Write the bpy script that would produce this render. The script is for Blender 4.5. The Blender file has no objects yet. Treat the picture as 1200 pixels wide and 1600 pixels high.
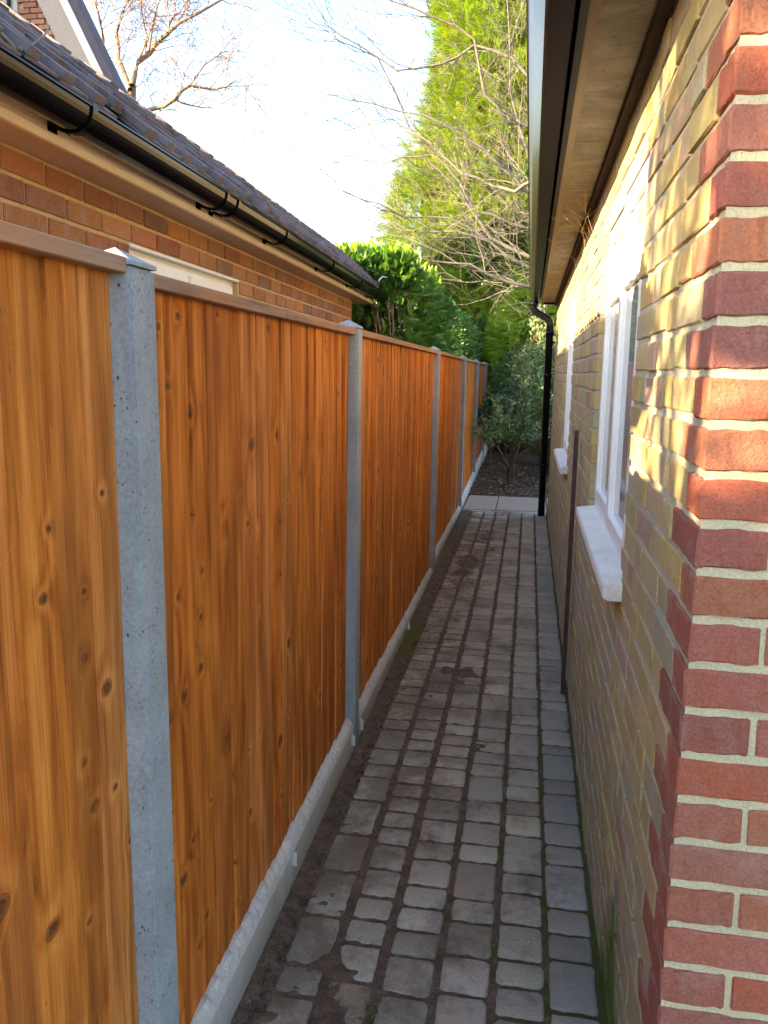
import bpy, bmesh, math, random
import numpy as np
from mathutils import Vector, Matrix, noise
random.seed(7); rng=np.random.default_rng(7)
sc=bpy.context.scene; COL=sc.collection
# ---------------------------------------------------------------- camera, sky, sun, exposure
H=1.619
cr,cu,cf=Vector((.984,.176,.014)),Vector((-.044,.166,.985)),Vector((-.171,.970,-.171))
cf.normalize(); cr=(cr-cf*cr.dot(cf)).normalized(); cu=cr.cross(cf).normalized()
cd=bpy.data.cameras.new('camera'); cam=bpy.data.objects.new('camera',cd); COL.objects.link(cam)
Mc=Matrix((cr,cu,-cf)).transposed().to_4x4(); Mc.translation=Vector((0,0,H)); cam.matrix_world=Mc
cd.sensor_fit='HORIZONTAL'; cd.sensor_width=36; cd.lens=37.9; cd.clip_start=.05; cd.clip_end=2000
sc.camera=cam
SUN=Vector((-1,-.72,.44)).normalized()
w=bpy.data.worlds.new('World'); sc.world=w; w.use_nodes=True
nt=w.node_tree; nt.nodes.clear()
sky=nt.nodes.new('ShaderNodeTexSky'); sky.sky_type='NISHITA'; sky.sun_disc=False
sky.sun_elevation=math.asin(SUN.z); sky.sun_rotation=math.atan2(SUN.x,SUN.y)
sky.air_density=1.0; sky.dust_density=.9; sky.ozone_density=1.3
bg=nt.nodes.new('ShaderNodeBackground'); bg.inputs[1].default_value=.115
wo=nt.nodes.new('ShaderNodeOutputWorld'); hsv=nt.nodes.new('ShaderNodeHueSaturation'); hsv.inputs['Saturation'].default_value=.95; nt.links.new(sky.outputs[0],hsv.inputs['Color']); nt.links.new(hsv.outputs[0],bg.inputs[0]); nt.links.new(bg.outputs[0],wo.inputs[0])
sd=bpy.data.lights.new('sun','SUN'); sd.energy=5; sd.angle=math.radians(.55); sd.color=(1,.74,.41)
so=bpy.data.objects.new('sun',sd); COL.objects.link(so); so.rotation_euler=SUN.to_track_quat('Z','Y').to_euler(); so.location=(-6,-5,8)
sc.view_settings.view_transform='Standard'; sc.view_settings.look='None'; sc.view_settings.gamma=1
sc.view_settings.use_curve_mapping=False; sc.view_settings.exposure=2.85
sc.render.engine='CYCLES'; sc.cycles.use_denoising=True; sc.cycles.max_bounces=8; sc.cycles.diffuse_bounces=5
sc.cycles.caustics_reflective=True; sc.cycles.sample_clamp_indirect=6; sc.cycles.blur_glossy=0.0
sc.cycles.transparent_max_bounces=8

# ---------------------------------------------------------------- helpers
def tag(o,label=None,cat=None,group=None,kind=None):
    if label:o['label']=label
    if cat:o['category']=cat
    if group:o['group']=group
    if kind:o['kind']=kind
    return o
def root(name,loc,label,cat,group=None,rz=0.):
    o=bpy.data.objects.new(name,None); COL.objects.link(o); o.empty_display_size=.1
    o.matrix_basis=Matrix.Translation(loc)@Matrix.Rotation(rz,4,'Z'); return tag(o,label,cat,group)
def put(name,me,parent=None,M=None,color=None):
    """link mesh; M is the WORLD matrix wanted"""
    o=bpy.data.objects.new(name,me); COL.objects.link(o)
    M=M if M is not None else Matrix.Identity(4)
    if parent is not None:
        o.parent=parent; P=parent.matrix_basis.copy(); q=parent.parent
        while q is not None: P=q.matrix_basis@P; q=q.parent
        M=P.inverted()@M
    o.matrix_basis=M
    if color is not None: o.color=(*color[:3],1)
    return o
def mesh(name,v,f,mat=None,smooth=False):
    me=bpy.data.meshes.new(name); me.from_pydata([tuple(p) for p in v],[],f)
    if mat: me.materials.append(mat)
    if smooth: me.polygons.foreach_set('use_smooth',[True]*len(me.polygons))
    me.update(); return me
def bigmesh(name,V,F,mat,tint=None,smooth=False):
    """V (n,3) F (m,k) arrays, tint per face"""
    V=np.asarray(V,dtype=np.float32);F=np.asarray(F,dtype=np.int32);k=F.shape[1]
    me=bpy.data.meshes.new(name); me.vertices.add(len(V)); me.vertices.foreach_set('co',V.ravel())
    me.loops.add(F.size); me.loops.foreach_set('vertex_index',F.ravel())
    me.polygons.add(len(F)); me.polygons.foreach_set('loop_start',np.arange(0,F.size,k,dtype=np.int32))
    if smooth: me.polygons.foreach_set('use_smooth',np.ones(len(F),bool))
    me.materials.append(mat); me.update(calc_edges=True)
    if tint is not None:
        a=me.attributes.new('tint','FLOAT_COLOR','FACE'); T=np.ones((len(F),4),np.float32);T[:,:3]=tint
        a.data.foreach_set('color',T.ravel())
    return me
class MB:
    def __init__(s): s.v=[];s.f=[]
    def add(s,v,f):
        n=len(s.v); s.v+=[tuple(p) for p in v]; s.f+=[tuple(i+n for i in q) for q in f]; return s
    def box(s,x0,x1,y0,y1,z0,z1,M=None):
        v=[Vector((x,y,z)) for x in(x0,x1) for y in(y0,y1) for z in(z0,z1)]
        if M: v=[M@p for p in v]
        return s.add(v,[(0,1,3,2),(4,6,7,5),(0,4,5,1),(2,3,7,6),(0,2,6,4),(1,5,7,3)])
    def prism(s,prof,y0,y1,caps=True):  # prof list of (x,z) extruded along y
        n=len(prof); v=[(x,y0,z) for x,z in prof]+[(x,y1,z) for x,z in prof]
        f=[(i,(i+1)%n,n+(i+1)%n,n+i) for i in range(n)]
        if caps: f+=[tuple(range(n-1,-1,-1)),tuple(range(n,2*n))]
        return s.add(v,f)
    def tube(s,pts,rad,n=8,caps=True):
        pts=[Vector(p) for p in pts]; base=len(s.v); m=len(pts)
        if not hasattr(rad,'__len__'): rad=[rad]*m
        for i,p in enumerate(pts):
            d=(pts[min(i+1,m-1)]-pts[max(i-1,0)]).normalized(); a=Vector((0,0,1)) if abs(d.z)<.9 else Vector((1,0,0))
            u=d.cross(a).normalized(); w_=d.cross(u)
            for k in range(n):
                t=2*math.pi*k/n; s.v.append(tuple(p+(u*math.cos(t)+w_*math.sin(t))*rad[i]))
        for i in range(m-1):
            for k in range(n): s.f.append((base+i*n+k,base+i*n+(k+1)%n,base+(i+1)*n+(k+1)%n,base+(i+1)*n+k))
        if caps: s.f.append(tuple(base+k for k in range(n))); s.f.append(tuple(base+(m-1)*n+k for k in range(n-1,-1,-1)))
        return s
    def mesh(s,name,mat,smooth=False,bevel=0,seg=1):
        me=mesh(name,s.v,s.f,mat,smooth); bm=bmesh.new(); bm.from_mesh(me)
        bmesh.ops.recalc_face_normals(bm,faces=bm.faces)
        if bevel:
            es=[e for e in bm.edges if len(e.link_faces)==2 and e.calc_face_angle(0)>.5]
            bmesh.ops.bevel(bm,geom=es,offset=bevel,segments=seg,affect='EDGES',clamp_overlap=True)
        bm.to_mesh(me); bm.free()
        return me
_cb={}
def cbox(a,b,c,ch,mat,var=0,jit=.0012,cuts=0):
    key=(round(a,3),round(b,3),round(c,3),ch,mat.name,var,cuts)
    if key not in _cb:
        bm=bmesh.new(); bmesh.ops.create_cube(bm,size=1)
        for v in bm.verts: v.co=Vector((v.co.x*a,v.co.y*b,v.co.z*c))
        bmesh.ops.bevel(bm,geom=list(bm.edges),offset=ch,segments=1,affect='EDGES')
        r=random.Random(str(key))
        for q in range(cuts):
            for ax in ((0,1) if cuts else ()):
                e=(a,b)[ax]; no=Vector((1,0,0)) if ax==0 else Vector((0,1,0)); bmesh.ops.bisect_plane(bm,geom=bm.verts[:]+bm.edges[:]+bm.faces[:],plane_co=no*(e*((q+1)/(cuts+1)-.5)),plane_no=no)
        for v in bm.verts: v.co+=Vector([r.uniform(-jit,jit) for _ in range(3)])
        me=bpy.data.meshes.new('brick'); bm.to_mesh(me); bm.free(); me.materials.append(mat)
        me.polygons.foreach_set('use_smooth',[False]*len(me.polygons)); _cb[key]=me
    return _cb[key]
def join_meshes(name,items,mat):
    """items (mesh, matrix, color) -> one mesh with tint attribute"""
    V=[];F4=[];cols=[];n=0;faces=[]
    for me,M,c in items:
        co=np.empty(len(me.vertices)*3,np.float32); me.vertices.foreach_get('co',co); co=co.reshape(-1,3)
        A=np.array(M); V.append(co@A[:3,:3].T+A[:3,3])
        for p in me.polygons: faces.append([i+n for i in p.vertices]); cols.append(c)
        n+=len(co)
    V=np.concatenate(V); out=bpy.data.meshes.new(name); out.from_pydata(V.tolist(),[],faces); out.materials.append(mat)
    a=out.attributes.new('tint','FLOAT_COLOR','FACE'); T=np.ones((len(faces),4),np.float32);T[:,:3]=cols
    a.data.foreach_set('color',T.ravel()); out.update(); return out
# ---------------------------------------------------------------- materials
class N:
    def __init__(s,name):
        s.m=bpy.data.materials.new(name); s.m.use_nodes=True; s.t=s.m.node_tree; s.b=s.t.nodes['Principled BSDF']
        s.out=s.t.nodes['Material Output']
    def n(s,ty,**k):
        o=s.t.nodes.new(ty)
        for a,b in k.items(): setattr(o,a,b)
        return o
    def L(s,a,b): s.t.links.new(a,b)
    def val(s,inp,x):
        if hasattr(x,'is_output') or isinstance(x,bpy.types.NodeSocket): s.L(x,inp)
        else: inp.default_value=x
    def yz(s,v):
        a=s.n('ShaderNodeSeparateXYZ'); s.L(v,a.inputs[0]); b=s.n('ShaderNodeCombineXYZ'); s.L(a.outputs[1],b.inputs[0]); s.L(a.outputs[2],b.inputs[1]); return b.outputs[0]
    def pos(s): return s.n('ShaderNodeNewGeometry').outputs['Position']
    def mapv(s,v,scale=(1,1,1),loc=(0,0,0)):
        o=s.n('ShaderNodeMapping'); s.L(v,o.inputs[0]); o.inputs['Scale'].default_value=scale; s.val(o.inputs['Location'],loc); return o.outputs[0]
    def noise(s,v,sc_,det=4,rough=.55,dist=0):
        o=s.n('ShaderNodeTexNoise'); s.L(v,o.inputs['Vector']); o.inputs['Scale'].default_value=sc_; o.inputs['Detail'].default_value=det
        o.inputs['Roughness'].default_value=rough; o.inputs['Distortion'].default_value=dist; return o.outputs['Fac']
    def vor(s,v,sc_,feat='F1',out='Distance',rnd=1):
        o=s.n('ShaderNodeTexVoronoi',feature=feat); s.L(v,o.inputs['Vector']); o.inputs['Scale'].default_value=sc_; o.inputs['Randomness'].default_value=rnd; return o.outputs[out]
    def ramp(s,f,stops,interp='LINEAR'):
        o=s.n('ShaderNodeValToRGB'); s.L(f,o.inputs[0]); e=o.color_ramp.elements; o.color_ramp.interpolation=interp
        while len(e)<len(stops): e.new(.5)
        for x,(p,c) in zip(e,stops):
            x.position=p; x.color=(*c,1) if hasattr(c,'__len__') else (c,c,c,1)
        return o.outputs[0]
    def mix(s,f,a,b,mode='MIX'):
        o=s.n('ShaderNodeMix',data_type='RGBA',blend_type=mode); s.val(o.inputs[0],f)
        for i,x in((6,a),(7,b)):
            if isinstance(x,(tuple,list)): x=(*x[:3],1)
            s.val(o.inputs[i],x)
        return o.outputs[2]
    def math(s,op,a,b=0.,c=None):
        o=s.n('ShaderNodeMath',operation=op); s.val(o.inputs[0],a); s.val(o.inputs[1],b)
        if c is not None: s.val(o.inputs[2],c)
        return o.outputs[0]
    def bump(s,h,strength=.4,dist=.003):
        o=s.n('ShaderNodeBump'); s.L(h,o.inputs['Height']); o.inputs['Strength'].default_value=strength; o.inputs['Distance'].default_value=dist
        s.L(o.outputs[0],s.b.inputs['Normal'])
    def tint(s,joined):
        if joined: return s.n('ShaderNodeAttribute',attribute_name='tint').outputs['Color']
        return s.n('ShaderNodeObjectInfo').outputs['Color']
    def fin(s,col,rough=.8,spec=.5,**k):
        s.val(s.b.inputs['Base Color'],(*col,1) if isinstance(col,tuple) else col); s.val(s.b.inputs['Roughness'],rough)
        s.b.inputs['Specular IOR Level'].default_value=spec
        for a,b in k.items(): s.b.inputs[a].default_value=b
        return s.m
def mat_brick(name,joined=False,algae=False,contrast=.5):
    s=N(name); p=s.pos(); t=s.tint(joined)
    n1=s.noise(p,9,5,.6); n2=s.noise(p,190,4,.75); n3=s.noise(p,35,5,.7)
    c=s.mix(s.ramp(n3,[(.40,0),(.68,.75*contrast)]),t,(.30,.24,.20)); c=s.mix(s.ramp(s.noise(p,17,4,.7),[(.5,0),(.7,.5*contrast)]),c,(.16,.08,.06))
    c=s.mix(1.,c,s.ramp(n2,[(.3,(.70,.68,.66)),(.52,(1,1,1)),(.74,(1.25,1.24,1.2))]),'MULTIPLY')
    c=s.mix(s.ramp(n1,[(.55,0),(.75,.35)]),c,(.42,.37,.33))
    c=s.mix(s.ramp(s.vor(p,60),[(.03,.8),(.10,0)]),c,(.09,.06,.045))
    if algae: c=s.mix(s.ramp(s.noise(p,13,5,.7),[(.35,.05),(.65,.50)]),c,(.42,.36,.20)); c=algae_mix(s,p,c)
    s.bump(s.math('ADD',s.math('MULTIPLY',n2,1.1),s.math('MULTIPLY',n3,1.4)),.8,.004)
    return s.fin(c,.88,.25)
def algae_mix(s,p,c):
    sx=s.n('ShaderNodeSeparateXYZ'); s.L(p,sx.inputs[0]); z=sx.outputs[2]; y=sx.outputs[1]
    n=s.noise(p,5,5,.7); n2=s.noise(s.mapv(p,(1,1,.25)),22,4,.7)
    a=s.math('SUBTRACT',s.math('MULTIPLY',n,1.6),s.math('MULTIPLY',z,.75))       # more growth low down
    c=s.mix(s.ramp(a,[(.0,0),(.75,.5)]),c,(.27,.28,.20))
    # one bright moss patch where the wall meets the path
    d=s.math('ADD',s.math('ABSOLUTE',s.math('MULTIPLY',s.math('SUBTRACT',y,1.86),2.6)),s.math('MULTIPLY',z,1.9))
    d=s.math('SUBTRACT',d,s.math('MULTIPLY',n2,.95))
    return s.mix(s.ramp(d,[(.0,.92),(.40,0)]),c,(.065,.115,.014))
def mat_mortar(name,col,algae=False,dark=.6):
    s=N(name); p=s.pos(); n1=s.noise(p,7,5,.65); n2=s.noise(p,220,3,.6)
    c=s.mix(s.ramp(n1,[(.3,0),(.75,.7)]),col,tuple(x*dark for x in col))
    c=s.mix(1.,c,s.ramp(n2,[(.3,.8),(.7,1.15)]),'MULTIPLY')
    if algae: c=algae_mix(s,p,c)
    s.bump(s.math('ADD',n2,s.math('MULTIPLY',s.noise(p,45,4),2.)),.6,.004); return s.fin(c,.95,.2)
def mat_plain(name,col,rough=.5,spec=.5,var=.15,sc_=12,bump=0,metal=0):
    s=N(name); p=s.pos(); n1=s.noise(p,sc_,5,.6)
    c=s.mix(s.ramp(n1,[(.3,0),(.75,1)]),tuple(x*(1-var) for x in col),tuple(min(1,x*(1+var)) for x in col))
    if bump: s.bump(s.noise(p,sc_*14,4),bump,.002)
    return s.fin(c,rough,spec,Metallic=metal)
def mat_wood():
    s=N('stained_fence_wood'); p=s.pos(); oi=s.n('ShaderNodeObjectInfo'); r=oi.outputs['Random']
    cx=s.n('ShaderNodeCombineXYZ'); s.L(s.math('MULTIPLY',r,17.),cx.inputs[1]); s.L(s.math('MULTIPLY',r,53.),cx.inputs[2])
    q=s.mapv(p,(0,1,1),cx.outputs[0])
    # knots
    vk=s.n('ShaderNodeTexVoronoi',feature='F1',voronoi_dimensions='2D'); s.L(s.yz(s.mapv(q,(1,5.2,7.2))),vk.inputs['Vector']); vk.inputs['Scale'].default_value=1.; vk.inputs['Randomness'].default_value=1
    kd=vk.outputs['Distance']; ks=s.n('ShaderNodeSeparateColor'); s.L(vk.outputs['Color'],ks.inputs[0])
    has=s.math('GREATER_THAN',ks.outputs[0],.55); size=s.math('MULTIPLY_ADD',s.math('POWER',ks.outputs[1],2.),.125,.035)
    kn=s.math('DIVIDE',kd,size)                                   # 1 at the knot's rim
    infl=s.math('MULTIPLY',s.math('POWER',2.718,s.math('MULTIPLY',kn,-.55)),has)
    core=s.math('MULTIPLY',s.ramp(kn,[(.55,1),(1.05,0)]),has)
    # cathedral grain
    low=s.noise(s.mapv(q,(1,7,.75)),1,2,.5,.2); ph=s.math('ADD',s.math('MULTIPLY',low,34.),s.math('MULTIPLY',infl,9.))
    ring=s.math('SINE',ph)
    fine=s.noise(s.mapv(q,(1,190,4.5)),1,6,.75); mid=s.noise(s.mapv(q,(1,22,1.1)),1,4,.6); blot=s.noise(s.mapv(q,(1,7,1.6)),1,4,.6)
    g=s.math('ADD',s.math('MULTIPLY',ring,.055),s.math('ADD',s.math('MULTIPLY',fine,.50),s.math('MULTIPLY_ADD',mid,.52,.0)))
    c=s.ramp(g,[(.33,(.21,.052,.008)),(.49,(.53,.162,.024)),(.66,(.76,.285,.058))])
    c=s.mix(s.ramp(blot,[(.48,0),(.70,.65)]),c,(.23,.070,.014))
    c=s.mix(1.,c,oi.outputs['Color'],'MULTIPLY')
    c=s.mix(s.math('MULTIPLY',s.ramp(kn,[(.75,0),(1.0,.85),(1.3,.45),(2.6,0)]),has),c,(.17,.055,.018))
    c=s.mix(core,c,s.mix(s.ramp(s.noise(q,60,2),[(.4,0),(.6,1)]),(.12,.040,.014),(.26,.085,.026)))
    # small surface flecks and a few splits
    f_=s.n('ShaderNodeTexVoronoi',feature='F1',voronoi_dimensions='2D'); s.L(s.yz(s.mapv(q,(1,30,11))),f_.inputs['Vector']); f_.inputs['Scale'].default_value=1; fl=f_.outputs['Distance']; c=s.mix(s.math('MULTIPLY',s.ramp(s.noise(s.mapv(q,(1,5,3)),1,2),[(.55,0),(.62,1)]),s.ramp(fl,[(.04,.5),(.075,0)])),c,(.07,.028,.012))
    sp=s.noise(s.mapv(q,(1,90,1.4),(3,5,7)),1,2,.5); c=s.mix(s.ramp(sp,[(.74,0),(.78,.7)]),c,(.07,.025,.01))
    saw=s.noise(s.mapv(q,(1,3,170)),1,2,.5)
    hgt=s.math('ADD',s.math('ADD',s.math('MULTIPLY',fine,1.),s.math('MULTIPLY',ring,.18)),s.math('ADD',s.math('MULTIPLY',saw,.5),s.math('MULTIPLY',core,.9)))
    s.bump(hgt,.8,.0022); return s.fin(c,.75,.15)
def mat_rail():
    s=N('rough_sawn_rail_wood'); p=s.pos(); n=s.noise(s.mapv(p,(30,2.2,60)),1,4,.6); m=s.noise(s.mapv(p,(2,3,2)),1,3)
    c=s.ramp(n,[(.3,(.20,.11,.075)),(.7,(.42,.27,.19))]); c=s.mix(s.ramp(m,[(.45,0),(.62,.8)]),c,(.45,.20,.085))
    c=s.mix(s.ramp(s.noise(s.mapv(p,(1,9,1)),1,3),[(.66,0),(.72,.7)]),c,(.10,.05,.03))
    s.bump(n,.5,.003); return s.fin(c,.75,.25)
def mat_concrete(name,base,pits=True):
    s=N(name); p=s.pos(); n=s.noise(p,6,6,.65); n2=s.noise(p,130,4,.65); n3=s.noise(s.mapv(p,(1,1,.35)),14,5,.7)
    c=s.mix(s.ramp(n,[(.3,0),(.7,1)]),tuple(x*.78 for x in base),tuple(x*1.1 for x in base))
    c=s.mix(s.ramp(n3,[(.5,0),(.72,.5)]),c,tuple(x*1.35 for x in base))
    c=s.mix(1.,c,s.ramp(n2,[(.25,.75),(.55,1.),(.8,1.18)]),'MULTIPLY')
    h=s.math('MULTIPLY',n2,.5); sz=s.n('ShaderNodeSeparateXYZ'); s.L(p,sz.inputs[0]); c=s.mix(s.ramp(s.math('SUBTRACT',s.math('MULTIPLY',n,.35),sz.outputs[2]),[(.0,0),(.20,.7)]),c,(.16,.12,.09)); c=s.mix(s.ramp(s.noise(s.mapv(p,(9,9,.7)),1,4,.6),[(.52,0),(.7,.35)]),c,tuple(x*.55 for x in base))
    if pits:
        v=s.vor(s.mapv(p,(1,1,.7)),120); mk=s.ramp(s.noise(p,40,3),[(.50,0),(.60,1)]); pit=s.math('MULTIPLY',s.ramp(v,[(.12,.9),(.24,0)]),mk)
        v2=s.vor(s.mapv(p,(1,1,.6),(4,3,2)),48); mk2=s.ramp(s.noise(p,23,2),[(.5,0),(.56,1)]); pit=s.math('MAXIMUM',pit,s.math('MULTIPLY',mk2,s.ramp(v2,[(.07,1),(.13,0)])))
        c=s.mix(pit,c,(.07,.07,.075)); h=s.math('SUBTRACT',h,s.math('MULTIPLY',pit,1.5))
    s.bump(h,.5,.003); return s.fin(c,.85,.3)
def mat_paver(joined):
    s=N('paver_stone'+('_far' if joined else '')); p=s.pos(); t=s.tint(joined)
    n=s.noise(p,8,5,.65); n2=s.noise(p,260,3,.65); n3=s.noise(p,28,4,.7)
    c=s.mix(1.,s.mix(1.,t,(1.56,1.50,1.32),'MULTIPLY'),s.ramp(n2,[(.28,.62),(.55,1.),(.8,1.5)]),'MULTIPLY')
    dirt=s.noise(p,3.3,5,.7,.4); sx=s.n('ShaderNodeSeparateXYZ'); s.L(p,sx.inputs[0])
    dm=s.math('SUBTRACT',s.math('ADD',dirt,s.math('MULTIPLY',n3,.35)),s.math('MULTIPLY',sx.outputs[0],.22))
    c=s.mix(s.ramp(dm,[(.68,0),(.86,.72)]),c,(.13,.095,.072))
    c=s.mix(s.ramp(n,[(.62,0),(.75,.35)]),c,(.34,.33,.31))
    v=s.vor(p,120); c=s.mix(s.ramp(v,[(.06,.6),(.12,0)]),c,(.5,.48,.45))
    s.bump(s.math('ADD',n2,s.math('MULTIPLY',n3,1.6)),.6,.003); return s.fin(c,.85,.3)
def mat_soil(name,a=(.055,.036,.026),b=(.13,.090,.066),moss=False):
    s=N(name); p=s.pos(); n=s.noise(p,18,6,.7); n2=s.noise(p,150,4,.7)
    c=s.mix(s.ramp(n,[(.3,0),(.7,1)]),a,b); c=s.mix(1.,c,s.ramp(n2,[(.3,.6),(.7,1.4)]),'MULTIPLY')
    v=s.vor(p,95); c=s.mix(s.ramp(v,[(.08,.7),(.14,0)]),c,(.32,.27,.22))
    if moss:
        sx=s.n('ShaderNodeSeparateXYZ'); s.L(p,sx.inputs[0]); m=s.noise(p,6,5,.7)
        m=s.math('ADD',m,s.math('MULTIPLY',sx.outputs[0],.55)); c=s.mix(s.ramp(m,[(.44,0),(.60,.85)]),c,(.06,.085,.018))
        # moss patch on the soil by the fence
        ln=s.n('ShaderNodeVectorMath',operation='DISTANCE'); s.L(p,ln.inputs[0]); ln.inputs[1].default_value=(-.645,4.75,0)
        c=s.mix(s.ramp(s.math('ADD',ln.outputs['Value'],s.math('MULTIPLY',m,.3)),[(.25,.8),(.50,0)]),c,(.10,.10,.02))
    s.bump(s.math('ADD',s.math('MULTIPLY',n,1.5),n2),.9,.006); return s.fin(c,.95,.2)
def mat_leaf(name,cols,trans=.35,rough=.45,spec=.45,joined=True):
    s=N(name); t=s.n('ShaderNodeAttribute',attribute_name='tint').outputs['Color']
    c=s.mix(1.,cols,t,'MULTIPLY'); s.fin(c,rough,spec)
    tr=s.n('ShaderNodeBsdfTranslucent'); s.L(s.mix(1.,c,(1.3,1.5,.5),'MULTIPLY'),tr.inputs[0])
    mx=s.n('ShaderNodeMixShader'); mx.inputs[0].default_value=trans; s.L(s.b.outputs[0],mx.inputs[1]); s.L(tr.outputs[0],mx.inputs[2]); s.L(mx.outputs[0],s.out.inputs[0]); return s.m
def mat_glass():
    s=N('window_glass'); s.fin((.34,.37,.37),.04,.5); s.b.inputs['IOR'].default_value=2.1; return s.m
def mat_soffit():
    s=N('weathered_soffit_board'); p=s.pos(); n=s.noise(p,7,6,.7,.6); n2=s.noise(s.mapv(p,(4,60,1)),1,4,.6); n3=s.noise(p,3,4,.7)
    c=s.ramp(n,[(.3,(.065,.052,.038)),(.5,(.14,.118,.088)),(.72,(.24,.21,.16))]); c=s.mix(1.,c,s.ramp(n2,[(.3,.8),(.7,1.12)]),'MULTIPLY')
    c=s.mix(s.ramp(n3,[(.5,0),(.7,.6)]),c,(.13,.10,.07)); c=s.mix(s.ramp(s.vor(p,26),[(.07,.9),(.13,0)]),c,(.025,.02,.015))
    s.bump(n,.3,.003); return s.fin(c,.7,.3)

M_brL=mat_brick('yellow_stock_brick',algae=True); M_brLj=mat_brick('yellow_stock_brick_joined',True,True)
M_red=mat_brick('red_quoin_brick',contrast=.25)
M_gar=mat_brick('brown_multi_brick',contrast=.45); M_garj=mat_brick('brown_multi_brick_far',True)
M_mor=mat_mortar('lime_mortar',(.44,.42,.33),algae=True); M_morc=mat_mortar('cream_mortar',(.52,.47,.31),dark=.75)
M_morg=mat_mortar('yellow_mortar',(.58,.42,.20))
M_wood=mat_wood(); M_rail=mat_rail(); M_post=mat_concrete('cast_concrete_post',(.33,.355,.38)); M_grav=mat_concrete('cast_concrete_board',(.66,.65,.61),False)
M_pav=mat_paver(False); M_pavj=mat_paver(True); M_base=mat_soil('path_joint_soil',(.075,.052,.038),(.19,.135,.10),moss=True); M_soil=mat_soil('garden_soil'); M_crumb=mat_soil('crumbled_soil',(.05,.03,.022),(.16,.11,.08))
M_slab=mat_mortar('sandstone_slab',(.42,.34,.28),dark=.8); M_grass=mat_soil('rough_ground',(.03,.035,.015),(.07,.075,.03))
M_white=mat_plain('white_window_paint',(.78,.80,.80),.35,.5,.05); M_sill=mat_mortar('painted_sill',(.76,.76,.72),dark=.70)
M_gl=mat_glass(); M_sof=mat_soffit(); M_dk=mat_plain('dark_brown_plastic',(.022,.016,.012),.22,.35,.3,20); M_dk.node_tree.nodes['Principled BSDF'].inputs['IOR'].default_value=1.25
M_blk=mat_plain('black_plastic',(.005,.005,.006),.13,.32,.3,20); M_blk.node_tree.nodes['Principled BSDF'].inputs['IOR'].default_value=1.28; M_crm=mat_plain('cream_plastic',(.82,.71,.52),.35,.5,.05); M_crs=mat_plain('cream_soffit',(.50,.41,.33),.45,.4,.06)
M_tile=mat_mortar('plum_roof_tile',(.135,.105,.125),dark=.6); M_felt=mat_plain('grey_roof_felt',(.20,.20,.21),.8,.3,.3,8,.4)
M_in=mat_plain('dim_interior',(.10,.09,.08),.9,.2); M_zinc=mat_plain('galvanised_steel',(.75,.80,.82),.4,.5,.2,60,0,.6)
M_rust=mat_plain('dark_rusty_steel',(.045,.022,.022),.5,.5,.5,30,.5); M_bark=mat_plain('grey_bark',(.16,.145,.12),.85,.2,.4,30,.6)
M_barkp=mat_plain('pinkish_bark',(.24,.165,.125),.85,.2,.4,4,.4); M_stem=mat_plain('brown_stem',(.12,.075,.045),.8,.2,.4,25,.5)
M_straw=mat_plain('dry_straw',(.42,.30,.16),.7,.3,.2)
M_twig=mat_plain('grey_twig',(.20,.19,.19),.8,.3,.3,40)
R=lambda a,b: random.uniform(a,b)
def jc(c,j=.12,h=.06):
    k=1+R(-j,j); return tuple(max(.005,x*k*(1+R(-h,h))) for x in c)
def seen(c,area,nrm):
    """projected size of a face from the photographer's position (0 outside the frame)"""
    d=Vector(c)-Vector((0,0,H)); z=d.dot(cf)
    if z<.2: return 0
    x,y=d.dot(cr)/z,d.dot(cu)/z
    if abs(x)>.52 or abs(y)>.68: return 0
    return area*abs(d.normalized().dot(nrm))/z**2

# ---------------------------------------------------------------- ground
g=put('ground',mesh('ground',[(-300,-300,-.16),(300,-300,-.16),(300,300,-.16),(-300,300,-.16)],[(0,1,2,3)],M_grass)); tag(g,kind='structure')
nx,ny=44,110; V=[];F=[]
for j in range(ny+1):
    for i in range(nx+1):
        x=-2.2+4.4*i/nx; y=10.78+11*j/ny; z=-.012+.035*noise.noise(Vector((x*2.2,y*2.2,3)))+.018*noise.noise(Vector((x*9,y*9,1)))
        if j==0: z=-.03
        V.append((x,y,z))
for j in range(ny):
    for i in range(nx): a=j*(nx+1)+i; F.append((a,a+1,a+nx+2,a+nx+1))
tag(put('garden_soil',mesh('garden_soil',V,F,M_soil,True)),kind='structure')
# path base sheet with soil standing in the joints
PX=[(-.606,-.482),(-.462,-.345),(-.322,-.188),(-.170,-.037),(-.021,.108),(.121,.249)]
Y0,Y1=1.15,9.50
dx=.0115; nx=int(.985/dx); ny=int((Y1-Y0+.03)/.0125); V=np.zeros(((nx+1)*(ny+1),3))
k=0
for j in range(ny+1):
    for i in range(nx+1):
        x=-.722+.985*i/nx; y=Y0+(Y1-Y0+.03)*j/ny
        nf=noise.noise(Vector((x*34,y*34,0))); nl=noise.noise(Vector((x*3.2,y*1.5,9.2)))+.4*noise.noise(Vector((x*9,y*7,2)))
        z=-.0066+.0052*nf+max(0,min(.0035,-(x+.12)*.012))
        z+=max(0,min(1,(nl+.22*noise.noise(Vector((x*28,y*28,6)))-(.30 if y>2.7 else .50)-max(0,x+.25)*1.8-(.10 if x<-.47 else 0))*3.0))*.0098
        if x<-.605: z+=min(.012,(-.605-x)*.25)+.004*noise.noise(Vector((x*60,y*60,4)))
        V[k]=(x,y,z); k+=1
ii=np.arange(ny)[:,None]*(nx+1)+np.arange(nx)[None,:]; ii=ii.ravel()
path=put('path',bigmesh('path',V,np.stack([ii,ii+1,ii+nx+2,ii+nx+1],1),M_base,smooth=True)); tag(path,'narrow block paved path with earth in its joints','path',kind='structure')
if 'category' in path: del path['category']
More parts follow.
